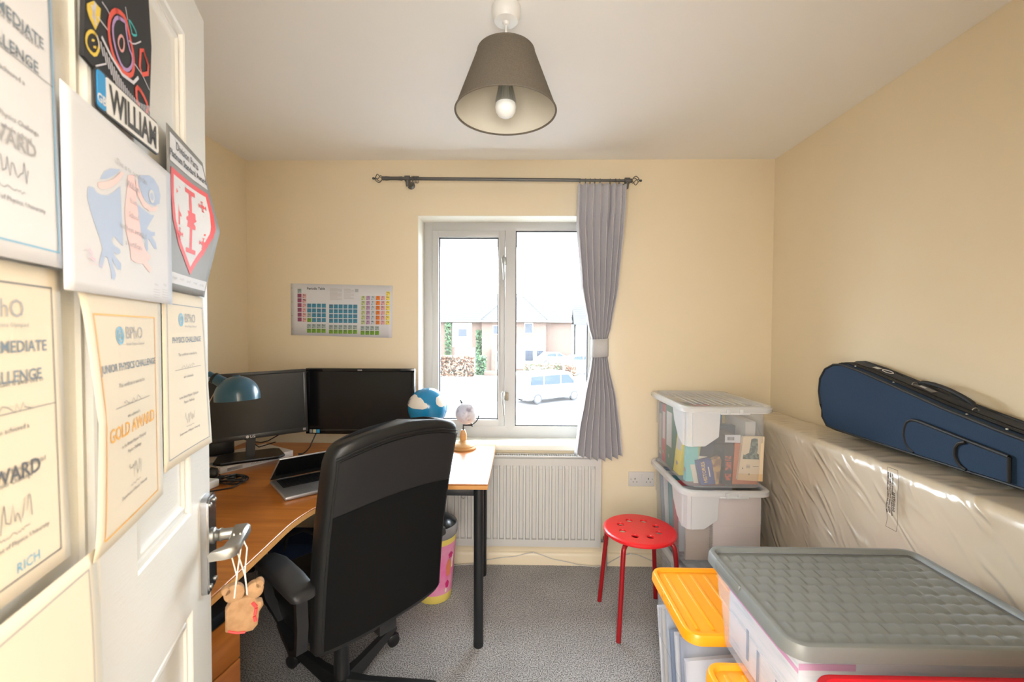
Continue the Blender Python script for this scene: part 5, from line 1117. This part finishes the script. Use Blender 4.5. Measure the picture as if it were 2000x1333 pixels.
# ------------------------------------------------------------------ lidded boxes in front
def dome_lid(name, cx, cy, hx, hy, z, mat, parent, ribs=None, bumps=False, r=.045, drop=.030):
    """lid with a raised rim, a skirt and a sunken panel; z is the top of the rim"""
    b = MB(); n = 7
    pr_ = [(0, -drop), (.002, -drop-.001), (.003, -drop), (.001, -.010), (-.003, -.002), (-.008, 0), (-.015, -.001), (-.019, -.005), (-.022, -.010)]
    b.loft([[(x, y, z+dz) for x, y in rrect(cx, cy, hx+o, hy+o, max(.006, r+o), n)] for o, dz in pr_], False, not bumps)
    if ribs:
        k = cx-hx+.045
        while k < cx+hx-.04: b.bx(k-.005, k+.006, cy-hy+.040, cy+hy-.040, z-.0105, z-.0055, .0022, 2); k += ribs
    o = b.build(name, mat, parent, smooth=35)
    if bumps:
        px, py = .040, .036; ax_, ay_ = hx-.022, hy-.022; nu, nv = 150, 96
        def hfn(u, v):
            x, y = cx-ax_+2*ax_*u, cy-ay_+2*ay_*v; cy_ = y/py; row = math.floor(cy_); cx_ = x/px+.5*(row % 2)
            a, c = cx_-math.floor(cx_), cy_-row
            edge = min(1, min(u, 1-u)*nu/6, min(v, 1-v)*nv/6)
            h_ = (.0012+.0048*a**1.3)*(math.sin(math.pi*min(1, max(0, c)))**.45)*(1 if a < .86 else (1-a)/.14)
            return (x, y, z-.0125+h_*edge)
        MB().grid(hfn, nu, nv).build('bump_panel', mat, o, smooth=60)
    return o
def crate(label, cx, cy, hx, hy, z0, z1, lidname, lidmat, **kw):
    t_ = thing('storage_box', label, 'storage box', (cx, cy, z0))
    crate_body(cx, cy, hx-.014, hy-.014, z0+.001, z1-.012, .022, .04).build('box_body', CLR2, t_)
    crate_rim(MB(), cx, cy, hx-.014, hy-.014, z1-.014, .010, .014, .04).build('box_rim', CLRIM, t_)
    dome_lid('lid', cx, cy, hx, hy, z1, lidmat, t_, **kw)
    return t_
CLR2 = clear('clear_box_polypropylene', (.80, .83, .88), .24, .22, (.96, .97, 1))
ORP = M('orange_plastic', (.98, .36, .012), .28); GRP = M('grey_plastic', (.185, .200, .200), .36); REP = M('red_plastic_lid', (.62, .008, .022), .25)
o1 = crate('clear box with bright orange ribbed lid beside the red stool', .735, 1.470, .235, .190, 0, .500, 'lid', ORP, ribs=.048)
o2 = crate('orange lidded clear box mostly hidden under the grey lidded box', .735, 1.000, .235, .182, 0, .500, 'lid', ORP, ribs=.048)
for t_, y in ((o1, 1.47), (o2, 1.0)):
    for dy in (-.03, .03): MB().bx(.4975, .506, y+dy-.006, y+dy+.006, .474, .498, .002).build('lid_hinge', ORP, t_)
g1 = crate('large clear box with patterned grey lid in front of the mattress', .852, 1.086, .302, .210, .503, .765, 'lid', GRP, bumps=True)
b = MB(); b.bx(.5475, .556, 1.085, 1.215, .735, .7648, .003, 2); b.build('lid_clip', GRP, g1)
r1 = crate('clear box with glossy red lid, cut off by the bottom right photo edge', .87, .655, .302, .205, .503, .727, 'lid', REP, ribs=.05)
tag(MB().bx(.60, 1.14, .48, .81, .001, .501, .006).build('cardboard_box', M('plain_cardboard', (.45, .32, .19), .8)), 'plain cardboard box under the red lidded box', 'box')
# contents of the front boxes
rg = random.Random(12)
CONT = [(.60, .60, .64), (.32, .36, .46), (.70, .70, .72), (.16, .22, .34), (.50, .56, .64), (.62, .58, .52)]
LBc = ['white papers', 'blue grey papers', 'pale papers', 'dark blue folder', 'light blue folder', 'cream papers']
for i in range(7):
    y = 1.31+i*.045; c = CONT[i % 6]; tl_ = .05
    b = MB().loft([[(.535, y, .012), (.535, y+.014, .012), (.525, y+.014+tl_, .36+.07*((i*5) % 3)/3), (.525, y+tl_, .36+.07*((i*5) % 3)/3)], [(.90, y, .012), (.90, y+.014, .012), (.90, y+.014+tl_, .40), (.90, y+tl_, .40)]])
    tag(b.build('document_folder', M('orange_box_content_%d' % i, c, .6), smooth=0), ['nearest upright folder', 'second upright folder', 'third upright folder', 'middle upright folder', 'fifth upright folder', 'sixth upright folder', 'furthest upright folder'][i]+' from the camera in the open floor orange lidded box', 'folder')
tag(MB().bx(.55, .92, .87, 1.12, .01, .40, .01).build('paper_pile', noise_mat(M('papers_mixed_blue', (.58, .60, .66), .7), 10, (.24, .28, .38), .5, .62)), 'papers in the half hidden orange lidded box', 'papers')
gp = thing('paper_pile', 'white printed papers with a pink stripe inside the grey lidded box', 'papers', (.85, 1.08, .52))
MB().bx(.600, 1.09, .93, 1.24, .512, .725, .004).build('paper_stack', noise_mat(M('grey_box_papers', (.66, .66, .70), .7), 7, (.50, .56, .62), .5, .66, stretch=(1, 1, 10)), gp)
b = MB(); b.bx(.5985, .5995, .93, 1.24, .668, .678, 0).bx(.60, .72, .9285, .9295, .676, .690, 0); b.build('pink_stripe', M('pink_stripe', (.62, .16, .42), .6), gp)
b = MB()
for k in range(22): y = .945+k*.013; b.bx(.5985, .5995, y, y+.0045, .690, .690+.018*rg.random()+.005, 0)
b.build('printed_text', GREYINK, gp)
b = MB()
for y, z0, z1 in ((1.13, .54, .62), (1.08, .52, .60), (1.0, .53, .59)): b.bx(.5983, .5993, y, y+.010, z0, z1, 0)
b.build('blue_tab', M('blue_tab', (.16, .24, .36), .6), gp)
tag(MB().bx(.62, 1.12, .50, .80, .512, .67, .006).build('paper_pile', M('red_box_papers', (.6, .6, .62), .7)), 'papers inside the red lidded box', 'papers')

# ------------------------------------------------------------------ outside, seen through the window
MB().bx(-4, 4, YB+.27, 3.29, 2.10, 2.13, 0).bx(-4, 4, 3.29, 3.31, 2.045, 2.22, 0).build('trim_9_soffit', M('white_soffit', (.45, .45, .44), .6), kind='structure')
MB().tube([(-4, 3.36, 2.085), (4, 3.36, 2.085)], .05, 14).build('trim_10_gutter', M('grey_gutter', (.20, .20, .20), .6), kind='structure')
G = -3.2
ASPH = noise_mat(M('pale_asphalt', (.085, .085, .087), .9), 2, (.10, .10, .10), .4, .6); LAWN = noise_mat(M('winter_lawn', (.024, .034, .014), .95), 1.2, (.034, .038, .022), .4, .6); PAVE = noise_mat(M('pale_paving', (.12, .12, .115), .9), 2, (.10, .10, .10), .4, .6)
MB().poly([(-60, 3, G-.02), (60, 3, G-.02), (60, 120, G-.02), (-60, 120, G-.02)]).build('trim_3_road', ASPH, kind='structure')
MB().poly([(-30, 28.2, G), (-1.3, 28.2, G), (-1.9, 40.5, G), (-30, 40.5, G)]).build('trim_4_lawn', LAWN, kind='structure')
MB().poly([(-30, 16, G), (8, 16, G), (5, 23.4, G), (-30, 24.4, G)]).build('trim_5_verge', noise_mat(M('rough_verge', (.020, .030, .013), .95), 3, (.045, .045, .032), .4, .6), kind='structure')
MB().poly([(-30, 43.9, G), (6, 43.9, G), (6, 50.4, G), (-30, 50.4, G)]).build('trim_6_front_garden', LAWN, kind='structure')
MB().poly([(-30, 40.5, G), (8, 40.5, G), (8, 43.8, G), (-30, 43.8, G)]).build('trim_7_pavement', PAVE, kind='structure')
BRK = noise_mat(M('pink_brick', (.068, .041, .031), .9), 9, (.085, .055, .041), .4, .6); RND = M('white_render', (.24, .235, .22), .85)
def rooftex():
    m = M('grey_roof_tiles', (.16, .16, .165), .85); nt = m.node_tree; b_ = nt.nodes['Principled BSDF']; tc = N(m, 'ShaderNodeTexCoord'); w = N(m, 'ShaderNodeTexWave'); w.bands_direction = 'Z'; w.inputs['Scale'].default_value = 1.3; w.inputs['Distortion'].default_value = .6
    cr = N(m, 'ShaderNodeValToRGB'); cr.color_ramp.elements[0].color = (.006, .006, .007, 1); cr.color_ramp.elements[1].color = (.020, .0195, .019, 1); cr.color_ramp.elements[1].position = .35
    nt.links.new(tc.outputs['Object'], w.inputs[0]); nt.links.new(w.outputs[0], cr.inputs[0]); nt.links.new(cr.outputs[0], b_.inputs['Base Color']); return m
ROOF = rooftex(); FLASH = M('pale_ridge', (.14, .14, .135), .8); DWIN = M('dark_pane', (.020, .024, .032), .2, spec=.2)
ho = thing('terraced_house', 'row of houses with grey tiled roof and pink brick across the road', 'house', (-2, 52, G))
ey, ez = 51.0, 2.52
MB().bx(-14, 6.0, ey, ey+7, G, ez, 0).build('brick_wall', BRK, ho)
MB().bx(-4.35, 2.95, ey-1.2, ey+1, G, ez, 0).build('bay_wall', BRK, ho)
MB().bx(-7.9, -5.6, ey-.06, ey, -.6, 2.2, 0).bx(-7.6, -5.2, ey-.06, ey, G, -.7, 0).bx(-2.2, 2.9, ey-1.26, ey-1.2, G+.2, -.2, 0).build('render_panel', RND, ho)
b = MB().loft([[(x, ey-.4, ez), (x, ey+3.5, 5.95), (x, ey+7.4, ez)] for x in (-14.4, 6.0)]); b.build('roof', ROOF, ho, smooth=0)
b = MB(); b.add([(-4.7, ey-1.6, ez), (3.3, ey-1.6, ez), (3.3, ey+3, ez), (-4.7, ey+3, ez), (-1.6, ey+1.8, 5.5), (.4, ey+1.8, 5.5)], [[0, 1, 5, 4], [1, 2, 5], [0, 4, 3], [2, 3, 4, 5]]); b.build('bay_roof', ROOF, ho, smooth=0)
MB().tube([(-4.7, ey-1.62, ez+.05), (-1.6, ey+1.75, 5.55)], .16, 6).tube([(3.3, ey-1.62, ez+.05), (.4, ey+1.75, 5.55)], .12, 6).build('hip_tiles', FLASH, ho)
MB().bx(-14.4, -4.7, ey-.55, ey-.35, ez-.22, ez-.02, 0).bx(-4.8, 3.4, ey-1.78, ey-1.55, ez-.22, ez-.02, 0).bx(3.4, 6.0, ey-.55, ey-.35, ez-.22, ez-.02, 0).build('gutter', FLASH, ho)
for x0, x1, z0, z1, yy in ((-3.05, -2.15, .95, 1.85, ey-1.2), (.55, 1.40, 1.05, 2.15, ey-1.2), (.6, 1.5, -2.1, -.9, ey-1.26), (1.9, 2.7, -2.1, -.9, ey-1.26), (-7.2, -6.2, .6, 1.5, ey-.06)):
    wf = MB().bx(x0-.08, x1+.08, yy-.05, yy, z0-.08, z1+.08, 0).build('window', RND, ho); MB().bx(x0, x1, yy-.06, yy-.04, z0, z1, 0).build('pane', DWIN, wf)
MB().bx(-3.2, -1.9, ey-1.9, ey-1.2, G, -.75, 0).build('porch', BRK, ho)
pd = MB().bx(-2.75, -1.8, ey-1.95, ey-1.9, G+.1, -1.0, 0).build('front_door', RND, ho); MB().bx(-2.55, -2.38, ey-1.98, ey-1.94, -2.2, -1.2, 0).bx(-2.2, -2.03, ey-1.98, ey-1.94, -2.2, -1.2, 0).build('door_pane', DWIN, pd)
h2 = thing('neighbouring_house', 'pale house at the right of the window view behind the parked cars', 'house', (9, 52, G))
MB().bx(6.5, 15, 50.6, 53.2, G, 2.05, 0).build('wall', RND, h2); MB().loft([[(6.2, 50.4, 2.05), (6.2, 52, 4.4), (6.2, 53.4, 2.05)], [(15.3, 50.4, 2.05), (15.3, 52, 4.4), (15.3, 53.4, 2.05)]]).build('roof', ROOF, h2, smooth=0)
def leafy(name, label, cat, c, d, cols, n, seed, s=.16, parent=None):
    rg = random.Random(seed); b = MB()
    for i in range(n):
        v = [rg.uniform(-1, 1) for _ in range(3)]; m_ = max(abs(t_) for t_ in v); k = rg.uniform(.86, 1.03)/m_ if rg.random() < .8 else 1
        p = Vector((c[0]+v[0]*k*d[0]/2, c[1]+v[1]*k*d[1]/2, c[2]+v[2]*k*d[2]/2)); x = Vector([rg.gauss(0, 1) for _ in range(3)]).normalized(); y = x.cross(Vector([rg.gauss(0, 1) for _ in range(3)])).normalized(); q = s*rg.uniform(.6, 1.3)
        b.mat(rg.randrange(len(cols))); b.add([p-x*q, p+y*q*.6, p+x*q, p-y*q*.6], [[0, 1, 2, 3]])
    return tag(b.build(name, cols, parent, smooth=0), label, cat)
CU_ = [M('copper_leaf', (.13, .05, .028), .8), M('rust_leaf', (.17, .09, .055), .8), M('straw_leaf', (.19, .15, .11), .8), M('dark_leaf', (.035, .028, .02), .8)]
GR_ = [M('green_leaf', (.03, .07, .024), .8), M('light_green_leaf', (.055, .10, .045), .8), M('deep_leaf', (.018, .042, .022), .8)]
leafy('beech_hedge', 'rust brown beech hedge across the road, left of the porch', 'hedge', (-6.35, 43.3, G+1.0), (3.5, 1.0, 1.95), CU_, 3600, 1, .14)
leafy('garden_shrub', 'green shrub growing at the right end of the beech hedge', 'shrub', (-4.0, 45.0, G+.95), (.9, .9, 1.9), GR_, 700, 2)
leafy('climbing_ivy', 'green climber on the brick wall left of the porch', 'climber', (-4.75, 50.7, -.4), (.55, .35, 3.4), GR_, 600, 3)
leafy('climbing_plant', 'grey green climber at the far left of the opposite house', 'climber', (-8.35, 50.7, .0), (.6, .35, 4.4), GR_, 500, 4)
leafy('garden_hedge', 'low brown green hedge behind the white van', 'hedge', (2.3, 45.0, G+.55), (3.6, .8, 1.1), [CU_[2], CU_[1], GR_[1]], 1500, 5, .13)
leafy('garden_hedge', 'short rust coloured hedge right of the white van', 'hedge', (5.0, 44.2, G+.55), (1.2, .8, 1.1), CU_[:3], 700, 6, .13)
tag(MB().bx(-3.6, -1.6, 43.95, 44.2, G, G+.45, .02).build('garden_wall', BRK), 'low brick garden wall below the hedge', 'wall')
VW = M('white_car_paint', (.20, .205, .21), .3, coat=.3); TY = M('tyre_rubber', (.015, .015, .017), .7); RIM = M('alloy_rim', (.14, .145, .15), .3, .2); CARG = M('tinted_glass', (.028, .038, .048), .15, spec=.2)
def vehicle(name, label, loc, rz, prof, wid, wheels, glasses, r=.32, group=None):
    t_ = thing(name, label, 'van' if 'van' in name else 'car', loc, rz)
    def sec(y, kx, kz): return [(x if kx == 1 else x*1, y, .28+(z-.28)*kz) for x, z in prof]
    hw = wid/2
    MB().loft([[(x, y, .28+(z-.28)*k) for x, z in prof] for y, k in ((-hw+.10, .90), (-hw+.02, .97), (-hw+.0, 1) if False else (-hw+.10, 1.0), (hw-.10, 1.0))][2:]+[[(x, hw, .28+(z-.28)*.965) for x, z in prof]]).build('body', VW, t_, local=True, smooth=30)
    b = MB(); b.loft([[(x, -hw+.10, z) for x, z in prof], [(x, -hw+.005, .28+(z-.28)*.965) for x, z in prof]], False, True); b.build('side_panel', VW, t_, local=True, smooth=30)
    for g in glasses: MB().prism(g, lambda a, c, q: (a, q, c), -hw-.012, -hw+.012).build('side_window', CARG, t_, local=True, smooth=0)
    for x in wheels:
        for sy in (-1, 1):
            w_ = MB().lathe([(0, -.09), (r*.92, -.09), (r, -.06), (r, .06), (r*.92, .09), (0, .09)], (x, sy*(hw-.055), r), 28, (0, 1, 0)).build('wheel', TY, t_, local=True)
            MB().lathe([(0, 0), (r*.18, .004), (r*.62, .0), (r*.66, -.01)], (x, sy*(hw+.036), r), 20, (0, sy, 0)).build('wheel_rim', RIM, w_, local=True)
    return t_
va = vehicle('parked_van', 'white van with dark side windows parked outside the window', (1.82, 28.65, G), math.atan2(1.728, 2.472),
    [(-2.30, .30), (-2.36, .9), (-2.30, 1.75), (-2.15, 1.92), (.90, 1.94), (1.15, 1.88), (1.85, 1.20), (2.35, .98), (2.46, .75), (2.42, .30)], 1.84, (-1.50, 1.50),
    [[(-2.05, 1.20), (-2.0, 1.72), (-1.05, 1.75), (-1.05, 1.18)], [(-.95, 1.18), (-.95, 1.75), (.30, 1.76), (.30, 1.17)], [(.40, 1.17), (.40, 1.75), (.98, 1.74), (1.55, 1.22), (1.50, 1.15)]], .33)
MB().bx(1.45, 1.55, -1.10, -.93, 1.12, 1.32, .02).build('wing_mirror', VW, va, local=True)
car_p = [(-2.0, .30), (-2.05, .75), (-1.7, 1.0), (-1.15, 1.42), (.25, 1.45), (.95, 1.02), (1.85, .85), (2.0, .60), (1.98, .30)]
car_g = [[(-1.25, 1.02), (-1.0, 1.34), (-.15, 1.37), (-.15, 1.0)], [(-.05, 1.0), (-.05, 1.37), (.22, 1.37), (.75, 1.03)]]
vehicle('parked_car', 'white parked car furthest right of the view, behind the curtain edge', (6.5, 46.2, G+.55), .2, car_p, 1.7, (-1.25, 1.25), car_g, .3)
vehicle('parked_car', 'white parked car in front of the pale house, seen above the van', (3.9, 48.2, G+.75), .2, car_p, 1.7, (-1.25, 1.25), car_g, .3)
for x, y in ((4.35, 43.6), (6.1, 42.6)): tag(MB().bx(x-.07, x+.07, y-.07, y+.07, G, G+1.35, .01).build('white_post', RND), ('slim white post left of the short hedge' if x < 5 else 'slim white post at the right edge of the window view'), 'post')
